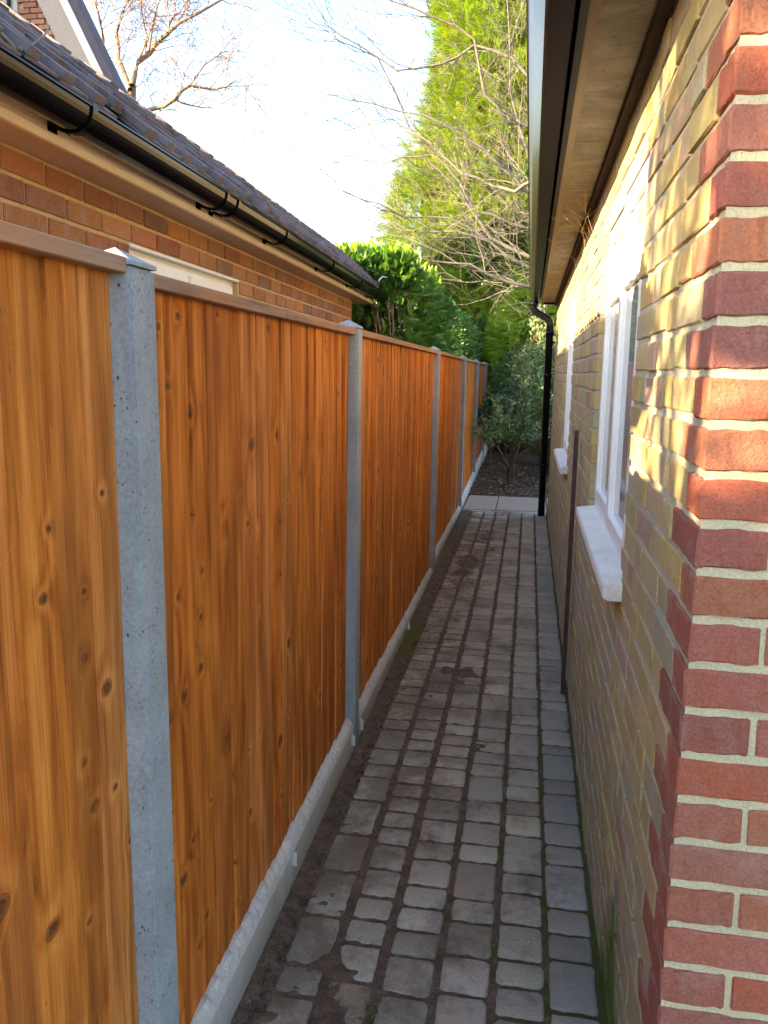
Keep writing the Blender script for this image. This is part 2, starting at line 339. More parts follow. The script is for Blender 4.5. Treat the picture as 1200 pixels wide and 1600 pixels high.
# blocks
_pv={}
def paver(L,W,var):
    key=(L,W,var)
    if key in _pv: return _pv[key]
    r=random.Random(str(key)); a,b=W/2,L/2; rc=.013; out=[]
    nseg=3
    for cx,cy,t0 in((a-rc,b-rc,0),(-a+rc,b-rc,90),(-a+rc,-b+rc,180),(a-rc,-b+rc,270)):
        for t in(0,45,90):
            t=math.radians(t0+t); out.append((cx+rc*math.cos(t),cy+rc*math.sin(t)))
        # one wobbling point half way along the next side
        nx_={0:(0,b),90:(-a,0),180:(0,-b),270:(a,0)}[t0]; out.append((nx_[0]+r.uniform(-.01,.01)*(t0%180==0),nx_[1]+r.uniform(-.01,.01)*(t0%180==90)))
    out=[(x+r.uniform(-.0022,.0022),y+r.uniform(-.0022,.0022)) for x,y in out]; n=len(out)
    v=[];f=[]
    for ins,z in((.0075,.0),(.0028,-.0022),(0,-.008),(0,-.045)):
        for x,y in out:
            l=math.hypot(x,y); q=1-ins*1.2/l; v.append((x*q,y*q,z+r.uniform(-.0008,.0008)*(z>-.02)))
    for j in range(3):
        for i in range(n): f.append((j*n+i,(j+1)*n+i,(j+1)*n+(i+1)%n,j*n+(i+1)%n))
    f.append(tuple(range(n))); me=mesh('paving_block',v,f,M_pav,True)
    _pv[key]=me; return me
blocks=[]
known={5:[1.89,2.081,2.193,2.308,2.538,2.656,2.802,3.008,3.124,3.346,3.439,3.592,3.823,3.935,4.071,4.197,4.365,4.441,4.546],4:[1.954,2.055,2.209,2.359,2.463,2.687,2.826,2.931,3.043,3.191,3.307,3.523,3.627,3.737,3.951,4.08,4.304,4.405,4.563,4.676],0:[1.923,2.134,2.359,2.577,2.813,2.996]}
for ci,(x0,x1) in enumerate(PX):
    ys=list(known.get(ci,[1.83+R(0,.15)]))
    while ys[0]>Y0: ys.insert(0,ys[0]-random.choice([.11,.145,.21]))
    while ys[-1]<Y1-.12: ys.append(ys[-1]+random.choice([.108,.108,.145,.145,.20] if ys[-1]<4 or ci not in(0,) else [.108,.145,.2]))
    ys[-1]=Y1; 
    if ys[-1]-ys[-2]<.08: ys.pop(-2)
    ys=[y for y in ys if y>Y0-.05]
    for a,b in zip(ys,ys[1:]):
        L=b-a-.012; Lq=round(L/.012)*.012; base=random.choice([(.235,.225,.205),(.26,.245,.22),(.205,.195,.18),(.28,.265,.235),(.22,.195,.17),(.245,.235,.215)])
        if ci==5: base=random.choice([(.19,.19,.185),(.215,.21,.20),(.17,.168,.165),(.23,.22,.21)])
        blocks.append(((x0+x1)/2+R(-.002,.002),(a+b)/2,x1-x0+R(-.004,.002),L,Lq,jc(base,.12,.03)))
items=[]
for (x,y,Wd,L,Lq,c) in blocks:
    me=paver(round(Lq,3),.125,random.randrange(4)); M=Matrix.Translation((x,y,R(-.0015,.0015)))@Matrix.Rotation(R(-.012,.012),4,'Z')@Matrix.Rotation(R(-.008,.008),4,'X')@Matrix.Rotation(R(-.008,.008),4,'Y')@Matrix.Diagonal((Wd/.125,L/Lq,1,1))
    if random.random()<.5: M=M@Matrix.Rotation(math.pi,4,'Z')
    items.append((seen((x,y,0),Wd*L,Vector((0,0,1))),me,M,c))
items.sort(key=lambda t:-t[0])
for s_,me,M,c in items[:300]: put('paving_block',me,path,M,c)
if items[300:]: tag(put('paving_blocks_beyond',join_meshes('paving_blocks_beyond',[t[1:] for t in items[300:]],M_pavj),path),kind='stuff')
# stone slabs at the path's end
pat=put('paved_crossing',MB().box(-.76,.9,9.53,10.83,-.15,-.028).mesh('paved_crossing',M_soil)); tag(pat,kind='structure')
for x0,x1,y0,y1,z in((-.735,-.352,9.66,10.78,.002),(-.340,.262,9.70,10.80,-.001),(.274,.86,9.66,10.80,.001),(-.735,-.20,9.535,9.648,-.004),(-.19,.25,9.535,9.688,-.006)):
    m=MB().box(x0,x1,y0,y1,-.045,z); put('paving_slab',m.mesh('paving_slab',M_slab if y1>10 else M_pav,bevel=.004),pat,color=(.27,.27,.28))
# soil crumbs and pebbles
def crumbs(n,fx,smin,smax,zf):
    base=np.array([(1,0,0),(-.5,.87,0),(-.5,-.87,0),(0,0,1),(.1,.1,-.8)]); Fb=np.array([(0,1,3),(1,2,3),(2,0,3),(1,0,4),(2,1,4),(0,2,4)])
    P=np.array([fx() for _ in range(n)]); S=smin+(smax-smin)*rng.random(n)**3; Vv=[]
    for i in range(n):
        b=base*(S[i]*(0.6+.8*rng.random((5,3)))); a=rng.random()*6.28; c,s=math.cos(a),math.sin(a)
        b=b@np.array([[c,-s,0],[s,c,0],[0,0,1]]); Vv.append(b+P[i]+[0,0,zf])
    return np.concatenate(Vv),(Fb[None]+np.arange(n)[:,None,None]*5).reshape(-1,3)
def strip():
    y=Y0+(8.3)*random.random()**1.5; return (random.triangular(-.715,-.595,-.66),y,0.0)
V,F=crumbs(5200,strip,.0015,.010,.003); tag(put('soil_crumbs',bigmesh('soil_crumbs',V,F,M_crumb)),'loose dark soil crumbs strewn along the foot of the fence','soil',kind='stuff')
V,F=crumbs(3000,lambda:(R(-2,1.5),10.85+4*random.random(),-.005),.004,.03,0.); P=np.array([(R(-.9,.9),10.9+3.6*random.random()**1.3,.022) for _ in range(900)]); 
for q in P: q[2]+=.03*noise.noise(Vector((q[0]*2.2,q[1]*2.2,3)))-.006
LIT=(P,)
tag(put('leaf_litter',bigmesh('leaf_litter',V,F,M_crumb)),'brown leaf litter and clods on the bed past the slabs','leaf litter',kind='stuff')
def pv_():
    return (R(-.6,.2),Y0+5*random.random(),.0015)
V,F=crumbs(420,pv_,.001,.0035,0.); tag(put('pale_grit',bigmesh('pale_grit',V,F,mat_plain('pale_grit',(.5,.45,.38),.8))),'pale grit scattered over the paving blocks','grit',kind='stuff')

# ---------------------------------------------------------------- fence
FX=lambda y:-.647-.0101*y
fence=root('garden_fence',(FX(5),5,0),'orange stained close board fence with concrete posts lining the path','fence')
TH=.0101
def FM(y,z=0,off=0): return Matrix.Translation((FX(y)+off,y,z))@Matrix.Rotation(TH,4,'Z')
PY=[-.55,1.387,3.30,6.53,9.60,12.5,15.2,17.6,20.2,23.2]; PW=.097; ZT=1.787
def post_mesh(var):
    m=MB(); a=.0; x0,x1,y0,y1=-.10,0,-PW,0
    b=MB().box(x0,x1,y0,y1,-.15,ZT).mesh('post',M_post,bevel=.006,seg=2)
    bm=bmesh.new(); bm.from_mesh(b)
    o=.0015; z=ZT+.0015
    v=[bm.verts.new(p) for p in((x0-o,y0-o,z),(x1+o,y0-o,z),(x1+o,y1+o,z),(x0-o,y1+o,z),(x0-o,y0-o,z+.007),(x1+o,y0-o,z+.007),(x1+o,y1+o,z+.007),(x0-o,y1+o,z+.007),((x0+x1)/2,(y0+y1)/2,z+.034))]
    for f in((0,3,2,1),(0,1,5,4),(1,2,6,5),(2,3,7,6),(3,0,4,7),(4,5,8),(5,6,8),(6,7,8),(7,4,8)): bm.faces.new([v[i] for i in f])
    bm.to_mesh(b); bm.free(); return b
pm=post_mesh(0)
for i,y in enumerate(PY): put('post',pm,fence,FM(y))
# gravel boards: tops at (near, far) of every bay
GB=[(.16,.155),(.152,.144),(.122,.040),(.112,.062),(.10,.13),(.16,.20),(.2,.24),(.2,.22),(.2,.2)]
_bd={}
def board_mesh(wd,h,var):
    key=(round(wd,3),round(h,2),var)
    if key in _bd: return _bd[key]
    r=random.Random(str(key)+'b'); nz=7; v=[];f=[]; ph=r.uniform(0,6)
    for j in range(nz+1):
        z=h*j/nz; wx=.0022*math.sin(ph+z*2.6)+r.uniform(-.0005,.0005); wy=.0010*math.sin(ph*2+z*3)
        for x,y in((.0095,0),(.0060,wd),(-.003,wd),(.002,0)): v.append((x+wx,y+wy,z))
    for j in range(nz):
        for k in range(4): f.append((j*4+k,j*4+(k+1)%4,(j+1)*4+(k+1)%4,(j+1)*4+k))
    f+=[(0,3,2,1),(nz*4,nz*4+1,nz*4+2,nz*4+3)]
    _bd[key]=mesh('board',v,f,M_wood); return _bd[key]
tints=[(1,1,1),(1.08,1.07,1.0),(.90,.86,.82),(1.0,.92,.82),(.93,.96,1.1),(1.12,1.12,1.1),(.82,.78,.72),(1.0,1.10,1.5),(.95,.9,.9),(1.05,1.0,.92)]
for b in range(len(PY)-1):
    ya,yb=PY[b]+.001,PY[b+1]-PW-.001; g0,g1=GB[b]
    zt=[1.800,1.787,1.789,1.79,1.79,1.79,1.79,1.79,1.79][b]
    # gravel board
    v=[];f=[];n=max(8,int((yb-ya)/(.022 if b<4 else .06))); r=random.Random(b)
    for i in range(n+1):
        t=i/n; y=ya+(yb-ya)*t; z=g0+(g1-g0)*t; jag=(.019*(((y*14.3)+.3*math.sin(y*9))%1)-.008)+r.uniform(-.003,.003)
        x=FX(y)
        for xx,zz in((-.004,-.15),(-.004,z-.030+r.uniform(-.0015,.0015)),(-.013+r.uniform(-.002,.002),z-.012),(-.030+jag*.8,z-.001+jag*.5),(-.050,z+jag*.3),(-.050,-.15)): v.append((x+xx,y,zz))
    for i in range(n):
        for k in range(5): f.append((i*6+k,i*6+k+1,(i+1)*6+k+1,(i+1)*6+k))
    f+=[(0,5,4,3,2,1),tuple(n*6+k for k in range(6))]
    gb=put('gravel_board',mesh('gravel_board',v,f,M_grav),fence)
    # panel: rails behind, boards in front, capping on top
    Mb=FM(ya)
    L=(yb-ya)/math.cos(TH); m=MB()
    for z in(.30,1.0,1.62): m.box(-.085,-.052,.0,L,z,z+.04)
    pan=put('fence_panel',m.mesh('fence_panel',M_rail),fence,Mb)
    nb=round(L/(.104 if b<2 else .113)); wd=L/nb; edges=[0]
    for i in range(nb): edges.append(edges[-1]+wd*R(.86,1.14))
    k=L/edges[-1]; edges=[e*k for e in edges]
    for i in range(nb):
        y0=edges[i]; w0=edges[i+1]-y0+(.010 if i<nb-1 else 0); w0=round(w0/.006)*.006
        if i==nb-1: w0=min(w0,L-y0)
        if w0<.02: continue
        zb=g0+(g1-g0)*(y0/L)-.016; hh=zt-.028-zb; hh=round(hh,2)+.006
        me=board_mesh(w0,hh,random.randrange(5)); put('board',me,pan,Mb@Matrix.Translation((-.046+R(-.001,.001),y0,zb)),jc(random.choice(tints),.07,.02))
    m=MB(); n=max(2,int(L/.3)); 
    rail=MB().box(-.060,-.006 if b==0 else -.010,-.008 if b==0 else 0,L+(-.001 if b else .006),zt-.026,zt)
    put('capping_rail',rail.mesh('capping_rail',M_rail,bevel=.002),fence,Mb)
for y,z in((2.25,.088),(3.165,.055),(3.345,.045),(4.9,.012),(.9,.09)):
    m=MB().box(-.004,.0,-.010,.016,-.020,.026).box(-.004,.012,-.010,-.007,-.020,.026)
    m.tube([(0,.004,.004),(.007,.004,.004)],.0055,6)
    put('fixing_clip',m.mesh('fixing_clip',M_zinc),fence,FM(y,z+.01))

# ---------------------------------------------------------------- right-hand house
XW,YC=.259,1.268; ZB0=2.0735; YE=9.46; ZS=2.395
WINS=[(2.19,3.43,1.035,2.205),(5.38,6.62,.985,2.155)]
hs=root('brick_house',(1.6,5.3,0),'low yellow stock brick house with red quoins and dark eaves beside the path','house')
m=MB(); zt=2.9
ysplit=[YC+.006]+[q for wn in WINS for q in(wn[0]-.004,wn[1]+.004)]+[YE-.004]
for i in range(0,len(ysplit)-1):
    a,b=ysplit[i],ysplit[i+1]; wn=None
    for q in WINS:
        if abs(a-(q[0]-.004))<1e-6: wn=q
    if wn: m.box(XW+.006,XW+.26,a,b,-.15,wn[2]); m.box(XW+.006,XW+.26,a,b,wn[3]+.002,zt)
    else: m.box(XW+.006,XW+.26,a,b,-.15,zt)
m.box(XW+.262,3.6,YC+.006,YC+.26,-.15,zt); m.box(XW+.262,3.6,YE-.25,YE-.004,-.15,zt)
wall=put('wall',m.mesh('wall',M_mor),hs)
put('interior',MB().box(XW+.7,XW+.72,YC+.3,YE-.3,0,zt).mesh('interior',M_in),hs)
YEL=[(.46,.34,.12),(.43,.33,.13),(.48,.35,.13),(.40,.33,.16),(.43,.33,.15),(.44,.34,.12),(.37,.33,.20),(.38,.26,.21),(.42,.29,.19),(.37,.33,.22),(.47,.37,.18),(.45,.32,.10)]
REDS=[(.33,.105,.068),(.29,.095,.068),(.36,.125,.07),(.26,.098,.078),(.31,.115,.08),(.35,.10,.055)]
items=[]
def side_rows():
    for k in range(-5,28):
        zc=ZB0-.075*(k+.5); odd=k%2==1
        # corner brick
        ax,ay=(.1025,.215) if odd else (.215,.1025)
        items.append((99,cbox(ax,ay,.0615,.003,M_red,random.randrange(6),.0019,6),Matrix.Translation((XW+ax/2+R(-.0012,.0012),YC+ay/2+R(-.0012,.0012),zc)),jc(random.choice(REDS),.10,.04),True))
        y=YC+ay+.011; seq=0 if odd else 1
        while y<YE-.02:
            L=.1025 if seq==0 else .215
            seq=1-seq
            L=min(L,YE-y); segs=[(y,y+L)]
            for wy0,wy1,wz0,wz1 in WINS:
                if zc+.02>wz0-.0 and zc-.02<wz1:
                    ns=[]
                    for a,b in segs:
                        if b<=wy0 or a>=wy1: ns.append((a,b))
                        else:
                            if wy0-a>.03: ns.append((a,wy0))
                            if b-wy1>.03: ns.append((wy1,b))
                    segs=ns
            for a,b in segs:
                l=max(.03,round((b-a)/.005)*.005)
                c=jc(random.choice(YEL),.15,.06)
                if random.random()<.03: c=(.38,.17,.12)
                hgt=.060+random.choice((0,.002,.004)); A=(XW+.052+R(-.003,.002),(a+b)/2,zc+R(-.002,.002))
                items.append((seen((XW,(a+b)/2,zc),(b-a)*.065,Vector((1,0,0))),cbox(.1,l,hgt,.003,M_brL,random.randrange(4),.0018),Matrix.Translation(A)@Matrix.Rotation(R(-.012,.012),4,'X'),c,False))
            y+=L+.011
side_rows()
# front bricks (all red), joints alternate
for k in range(-5,28):
    zc=ZB0-.075*(k+.5); odd=k%2==1; x=XW+(.1025 if odd else .215)+.011
    while x<2.2:
        L=.215; items.append((seen((x+L/2,YC,zc),L*.065,Vector((0,1,0))),cbox(L,.1025,.0615,.003,M_red,random.randrange(5),.0019,6),Matrix.Translation((x+L/2,YC+.0512+R(-.001,.001),zc)),jc(random.choice(REDS),.10,.04),True)); x+=L+.011
items.sort(key=lambda t:-t[0])
for s_,me,M,c,rd in items[:300]: put('brick',me,wall,M,c)
rest=items[300:]
M_redj=mat_brick('red_quoin_brick_joined',True,contrast=.25)
o=put('bricks_beyond',join_meshes('bricks_beyond',[t[1:4] for t in rest if not t[4]],M_brLj),wall); tag(o,kind='stuff')
o=put('red_bricks_beyond',join_meshes('red_bricks_beyond',[t[1:4] for t in rest if t[4]],M_redj),wall); tag(o,kind='stuff')
# cream pointing on the front face, a few mm proud of the core
put('pointing',MB().box(XW+.0045,2.2,YC+.0045,YC+.0058,-.15,2.45).mesh('pointing',M_morc),wall)
# windows
for wi,(y0,y1,z0,z1) in enumerate(WINS):
    X=XW+.026; m=MB(); fw_=.045; ym=(y0+y1)/2-.03; ztr=z0+(z1-z0)*.755; sb=z0+.045
    for a,b in((y0,y0+fw_),(ym-.03,ym+.03),(y1-fw_,y1)): m.box(X,X+.06,a,b,sb,z1)
    for a,b in((y0+fw_,ym-.03),(ym+.03,y1-fw_)):
        for c,d in((sb,sb+.05),(ztr,ztr+.055),(z1-.05,z1)): m.box(X,X+.06,a,b,c,d)
    fr=put('window',m.mesh('window',M_white,bevel=.003),hs)
    for a,b in((y0+fw_-.012,ym-.018),(ym+.018,y1-fw_+.012)):
        for (c,d,top) in((sb+.04,ztr+.012,0),(ztr+.045,z1-.04,1)):
            s=MB(); t=.048; pr=.016 if (a<ym) else .004
            x0_,x1_=X-pr,X+.03
            s.box(x0_,x1_,a,a+t,c,d); s.box(x0_,x1_,b-t,b,c,d); s.box(x0_,x1_,a+t,b-t,c,c+t); s.box(x0_,x1_,a+t,b-t,d-t,d)
            # glazing bead
            s.box(x0_+.009,x1_,a+t,a+t+.012,c+t,d-t); s.box(x0_+.009,x1_,b-t-.012,b-t,c+t,d-t)
            put('sash',s.mesh('sash',M_white,bevel=.003),fr)
            put('pane',MB().box(x0_+.018,x0_+.024,a+t+.012,b-t-.012,c+t,d-t).mesh('pane',M_gl),fr)
            if top: put('drip_moulding',MB().prism([(X-.034,d+.004),(X-.018,d+.018),(X,d+.020),(X,d+.002)],a-.004,b+.004).mesh('drip_moulding',M_white),fr)
    # gap line of the opening light
    zs=z0+.040
    put('sill',MB().prism([(XW-.047,zs-.005),(XW-.043,zs),(X+.03,zs+.013),(X+.03,zs-.045),(XW-.030,zs-.045),(XW-.047,zs-.038)],y0-.055,y1-.005 if wi==0 else y1+.05).mesh('sill',M_sill,bevel=.003,seg=2),fr)
# eaves
YA,YZ=YC-.55,YE+.02
put('soffit',MB().box(.112,XW-.001,YA,2.98,ZS,ZS+.012).box(.112,XW-.001,2.983,5.42,ZS,ZS+.012).box(.112,XW-.001,5.423,YZ-.16,ZS,ZS+.012).mesh('soffit',M_sof),hs)
put('soffit_trim',MB().box(.089,.111,YA,YZ,ZS-.006,ZS+.012).mesh('soffit_trim',mat_mortar('faded_trim',(.22,.175,.125),dark=.8)),hs)
put('fascia',MB().box(.070,.088,YA,YZ,ZS-.009,ZS+.17).box(.0885,XW+.2,YZ-.012,YZ,ZS-.012,ZS+.17).mesh('fascia',M_dk),hs)
put('wall_plate',MB().box(XW-.028,XW-.0005,YA+.3,YZ-.1,ZS-.022,ZS-.0005).mesh('wall_plate',mat_mortar('dark_gap',(.05,.035,.025))),hs)  # solid strip, coloured dark for the shaded gap between soffit and wall
prof=[(.068,2.505),(.066,2.415),(.060,2.408),(.004,2.408),(-.004,2.413),(-.030,2.452),(-.044,2.500),(-.050,2.505),(-.044,2.508),(-.038,2.504),(-.026,2.455),(-.002,2.416),(.058,2.412),(.062,2.418),(.064,2.505)]
gut=put('gutter',MB().prism(prof,YA,YZ+.03).mesh('gutter',M_dk),hs)
put('gutter_stop_end',MB().prism([(.0690,2.508),(.067,2.404),(.003,2.404),(-.032,2.450),(-.052,2.508)],YZ+.0305,YZ+.036).mesh('gutter_stop_end',M_blk),hs)
m=MB()
for y in(1.9,2.9,3.9,4.9,5.9,6.9,7.9,8.9): m.prism([(.069,2.50),(.069,2.402),(.002,2.402),(-.006,2.408),(-.034,2.450),(-.052,2.50),(-.048,2.50),(-.030,2.452),(-.004,2.413),(.004,2.4075),(.0665,2.4075),(.0665,2.50)],y,y+.02)
dp=[(.0,YE-.06,2.405),(.0,YE-.06,2.34),(.02,YE-.06,2.30),(.16,YE-.05,2.22),(.185,YE-.05,2.18),(.19,YE-.05,2.10),(.19,YE-.05,.0)]
put('downpipe',MB().tube(dp[:3]+[(.16,YE-.05,2.225),(.183,YE-.05,2.20),(.19,YE-.05,2.15),(.19,YE-.05,-.005)],.040,14).tube([(0,YE-.06,2.408),(0,YE-.06,2.36)],.048,14).tube([(.19,YE-.05,2.10),(.19,YE-.05,2.04)],.046,14).tube([(.19,YE-.05,1.62),(.19,YE-.05,1.58)],.046,14).tube([(.19,YE-.05,.60),(.19,YE-.05,.56)],.046,14).mesh('downpipe',M_blk,True),hs)
put('roof',MB().prism([(.0,2.53),(3.6,4.35),(3.6,4.45),(.0,2.60)],YA-.02,YZ+.02).mesh('roof',M_tile),hs)
# steel stake
st=MB().box(XW-.036,XW-.016,4.03,4.045,-.10,1.352).box(XW-.036,XW-.032,4.0455,4.070,-.10,1.347)
tag(put('steel_stake',st.mesh('steel_stake',M_rust,bevel=.0015)),'thin dark rusty steel stake standing against the yellow brick wall','stake')
m=MB()
for q in range(9):
    y=3.6+R(0,1.6); x=R(.06,.2); pts=[(x,y,ZS-.004),(x+R(.02,.06),y+R(-.1,.1),ZS-.02-R(0,.03)),(XW-.03+R(-.02,.01),y+R(-.05,.3),ZS-.05-R(0,.05)),(XW-.01,y+R(0,.35),ZS-.07-R(0,.10))]
    m.tube(pts,.0009,3)
tag(put('dry_straw',m.mesh('dry_straw',M_straw)),'wisps of dry straw and cobweb hanging under the dark eaves','straw',kind='stuff')

# ---------------------------------------------------------------- low building on the left
TL=.02417; RL=Matrix.Rotation(TL,4,'Z'); XL=-1.42; LA,LB=.95,7.30
lh=root('brick_outbuilding',tuple(RL@Vector((-3,4.1,0))),'low brown brick building with tiled edge and black gutter over the fence','building',rz=TL)
WL=(2.95,4.19,1.1,2.078)
m=MB().box(XL-.25,XL-.006,LA,WL[0],-.15,2.30).box(XL-.25,XL-.006,WL[1],LB-.004,-.15,2.30).box(XL-.25,XL-.006,WL[0],WL[1],-.15,WL[2]).box(XL-.25,XL-.006,WL[0],WL[1],WL[3],2.30)
m.box(-4.6,XL-.252,LB-.25,LB-.004,-.15,2.30).box(-4.6,XL-.252,LA,LA+.2,-.15,2.30)
lw=put('wall',m.mesh('wall',M_morg),lh,RL)
GC=[(.36,.14,.05),(.31,.11,.045),(.39,.17,.06),(.27,.12,.06),(.22,.11,.075),(.40,.18,.07),(.30,.14,.075)]
n=0
for k in range(9):
    zc=2.231-.0762*(k+.5); y=LA+(0 if k%2 else -.1125)
    while y<LB:
        a,b=max(y,LA),min(y+.215,LB); y+=.2255; segs=[(a,b)]
        if zc-.02<WL[3]:
            if a<WL[1] and b>WL[0]: segs=[s for s in((a,WL[0]),(WL[1],b))]
        for a,b in segs:
            if b-a<.03: continue
            put('brick',cbox(.1,round((b-a)/.005)*.005,.063,.003,M_gar,random.randrange(4)),lw,RL@Matrix.Translation((XL-.05+R(-.0015,.0015),(a+b)/2,zc)),jc(random.choice(GC),.15,.07)); n+=1
low=[]
for k in range(9,30):
    zc=2.231-.0762*(k+.5); y=LA+(0 if k%2 else -.1125)
    while y<LB:
        a,b=max(y,LA),min(y+.215,LB); y+=.2255; segs=[(a,b)]
        if WL[2]<zc<WL[3] and a<WL[1] and b>WL[0]: segs=[(a,WL[0]),(WL[1],b)]
        for a,b in segs:
            if b-a>.03: low.append((cbox(.1,round((b-a)/.02)*.02,.063,.003,M_gar,0),RL@Matrix.Translation((XL-.05,(a+b)/2,zc)),jc(random.choice(GC),.15,.07)))
tag(put('bricks_behind_fence',join_meshes('bricks_behind_fence',low,M_garj),lw),kind='stuff')
# window
X=XL-.03; y0,y1,z0,z1=WL; m=MB()
m.box(X-.06,X,y0,y0+.05,z0,z1).box(X-.06,X,y1-.05,y1,z0,z1).box(X-.06,X,y0+.05,y1-.05,z1-.05,z1).box(X-.06,X,y0+.05,y1-.05,z0,z0+.05).box(X-.06,X,(y0+y1)/2-.03,(y0+y1)/2+.03,z0+.05,z1-.05)
fr=put('window',m.mesh('window',M_white,bevel=.003),lh,RL)
for a,b in((y0+.045,(y0+y1)/2-.025),((y0+y1)/2+.025,y1-.045)):
    s=MB().box(X-.03,X+.012,a,a+.05,z0+.045,z1-.045).box(X-.03,X+.012,b-.05,b,z0+.045,z1-.045).box(X-.03,X+.012,a+.05,b-.05,z1-.095,z1-.045).box(X-.03,X+.012,a+.05,b-.05,z0+.045,z0+.095)
    put('sash',s.mesh('sash',M_white,bevel=.003),fr,RL); put('pane',MB().box(X-.012,X-.006,a+.05,b-.05,z0+.095,z1-.095).mesh('pane',M_gl),fr,RL)
put('window_drip',MB().box(XL-.02,XL+.006,y0,y1,z1-.014,z1-.001).mesh('window_drip',M_white,bevel=.003),fr,RL)
ZF=2.232
ys=[LA-.1,2.52,3.34,5.2,LB+.28]
for a,b in zip(ys,ys[1:]):
    put('fascia_board',MB().prism([(-1.294,ZF),(-1.280,ZF),(-1.276,ZF+.004),(-1.276,ZF+.022),(-1.279,ZF+.030),(-1.279,2.40),(-1.294,2.40)],a+.001,b-.001).mesh('fascia_board',M_crm),lh,RL)
yy=LA-.1
while yy<LB+.25:
    b=min(yy+.82,LB+.27); put('soffit_panel',MB().box(XL+.001,-1.2945,yy+.0006,b-.0006,ZF+.003,ZF+.012).mesh('soffit_panel',M_crs),lh,RL); yy=b
put('eaves_end',MB().box(XL-.3,-1.2945,LB+.272,LB+.285,ZF,2.38).mesh('eaves_end',M_crs),lh,RL)
gc=(-1.208,2.312)
def arc(r,a0,a1,n): return [(gc[0]+r*math.cos(math.radians(a0+(a1-a0)*i/n)),gc[1]+r*math.sin(math.radians(a0+(a1-a0)*i/n))) for i in range(n+1)]
gp=[(gc[0]-.060,gc[1]+.006)]+arc(.058,180,360,16)+[(gc[0]+.0625,gc[1]+.004),(gc[0]+.0625,gc[1]+.009),(gc[0]+.056,gc[1]+.009)]+arc(.054,360,180,16)+[(gc[0]-.056,gc[1]+.006)]
me=MB().prism(gp,LA-.15,LB+.33).mesh('gutter',M_blk); gt=put('gutter',me,lh,RL)
put('stop_end',MB().prism(arc(.062,180,360,14)+[(gc[0]+.062,gc[1]+.012),(gc[0]-.062,gc[1]+.012)],LB+.3305,LB+.345).mesh('stop_end',M_blk),lh,RL)
ba=arc(.0595,180,372,16)+arc(.064,372,180,16)
for y in(1.25,2.21,3.28,3.42,4.18,5.31,6.33,7.2):
    b=MB().prism(ba,y-.014,y+.014)
    b.add([(-1.2785,y-.016,2.27),(-1.2785,y+.016,2.27),(-1.2785,y-.016,2.335),(-1.2785,y+.016,2.335),(-1.228,y-.014,2.249),(-1.228,y+.014,2.249),(-1.258,y-.014,2.285),(-1.258,y+.014,2.285)],[(0,1,5,4),(2,6,7,3),(0,2,3,1),(4,5,7,6),(0,4,6,2),(1,3,7,5)])
    b.box(-1.2785,-1.272,y-.02,y+.02,2.255,2.34)
    put('gutter_bracket',b.mesh('gutter_bracket',M_blk),lh,RL)
# tiled edge: five short courses up to a flat roof
e0=Vector((-1.225,0,2.348)); e1=Vector((-1.585,0,2.664)); sl=(e1-e0); SLn=sl.length; sl.normalize(); ang=math.atan2(sl.z,-sl.x)
m=MB().prism([(e0.x-.02,e0.z-.05),(e1.x-.02,e1.z-.03),(e1.x-.4,e1.z-.03),(-1.8,2.30),(-1.30,2.30)],LA-.05,LB+.2)
rf=put('roof',m.mesh('roof',M_felt),lh,RL)
put('flat_deck',MB().box(-4.6,e1.x-.001,LA-.05,LB+.2,2.60,e1.z-.006).mesh('flat_deck',M_felt),rf,RL)
TC=[(1,1,1),(.85,.85,.9),(1.1,1.0,1.05),(.75,.72,.78),(.95,.8,.8)]
def mat_tile():
    s=N('plum_tile'); p=s.pos(); c=s.mix(1.,(.150,.132,.138),s.n('ShaderNodeObjectInfo').outputs['Color'],'MULTIPLY')
    n=s.noise(p,30,5,.7); c=s.mix(s.ramp(s.noise(p,9,5,.7),[(.52,0),(.70,.6)]),c,(.20,.20,.15)); c=s.mix(s.ramp(n,[(.5,0),(.75,.7)]),c,(.05,.04,.04)); s.bump(s.noise(p,120,4),.5,.003); return s.fin(c,.75,.35)
M_t2=mat_tile(); nrw=5; ex=SLn/nrw; tw=.165
tv=[MB().box(-.010,.0,-tw/2+.0035+.001*i,tw/2-.0035-.001*(2-i),.004,ex+.03).box(-.0,.026,-tw/2+.004,-tw/2+.058+.006*i,0,ex+.03).box(-.010,-.0005,-tw/2+.004,-tw/2+.058+.006*i,0,.0035).mesh('roof_tile',M_t2,bevel=.002) for i in range(3)]
nrm=Vector((-sl.z,0,sl.x))*-1
if nrm.z<0: nrm=-nrm
for r_ in range(nrw):
    y=LA-.05+(tw/2 if r_%2 else 0)
    while y<LB+.2:
        if random.random()>.02:
            o_=e0+sl*(r_*ex-.006+R(-.004,.004))+nrm*(.030+R(-.003,.004)); 
            M=Matrix.Translation((o_.x,y+R(-.003,.003),o_.z))@Matrix.Rotation(math.atan2(sl.x,sl.z)-.10+R(-.02,.02),4,'Y')
            put('roof_tile',tv[random.randrange(3)],rf,RL@M,jc(random.choice(TC),.2,.05))
        y+=tw
put('kerb_flashing',MB().prism([(e1.x+.004,e1.z-.03),(e1.x+.010,e1.z+.020),(e1.x-.04,e1.z+.030),(e1.x-.06,e1.z)],LA-.05,LB+.2).mesh('kerb_flashing',M_felt),rf,RL)
for y in(4.3,5.1,6.0,7.0): put('flashing_clip',MB().box(e1.x-.03,e1.x+.013,y,y+.03,e1.z-.01,e1.z+.038).mesh('flashing_clip',M_zinc),rf,RL)
m=MB().tube([(-1.23,7.52,2.36),(-1.215,7.53,2.44),(-1.19,7.56,2.475),(-1.15,7.60,2.47)],.006,6)
put('cable_hook',m.mesh('cable_hook',M_white,True),lh,RL)
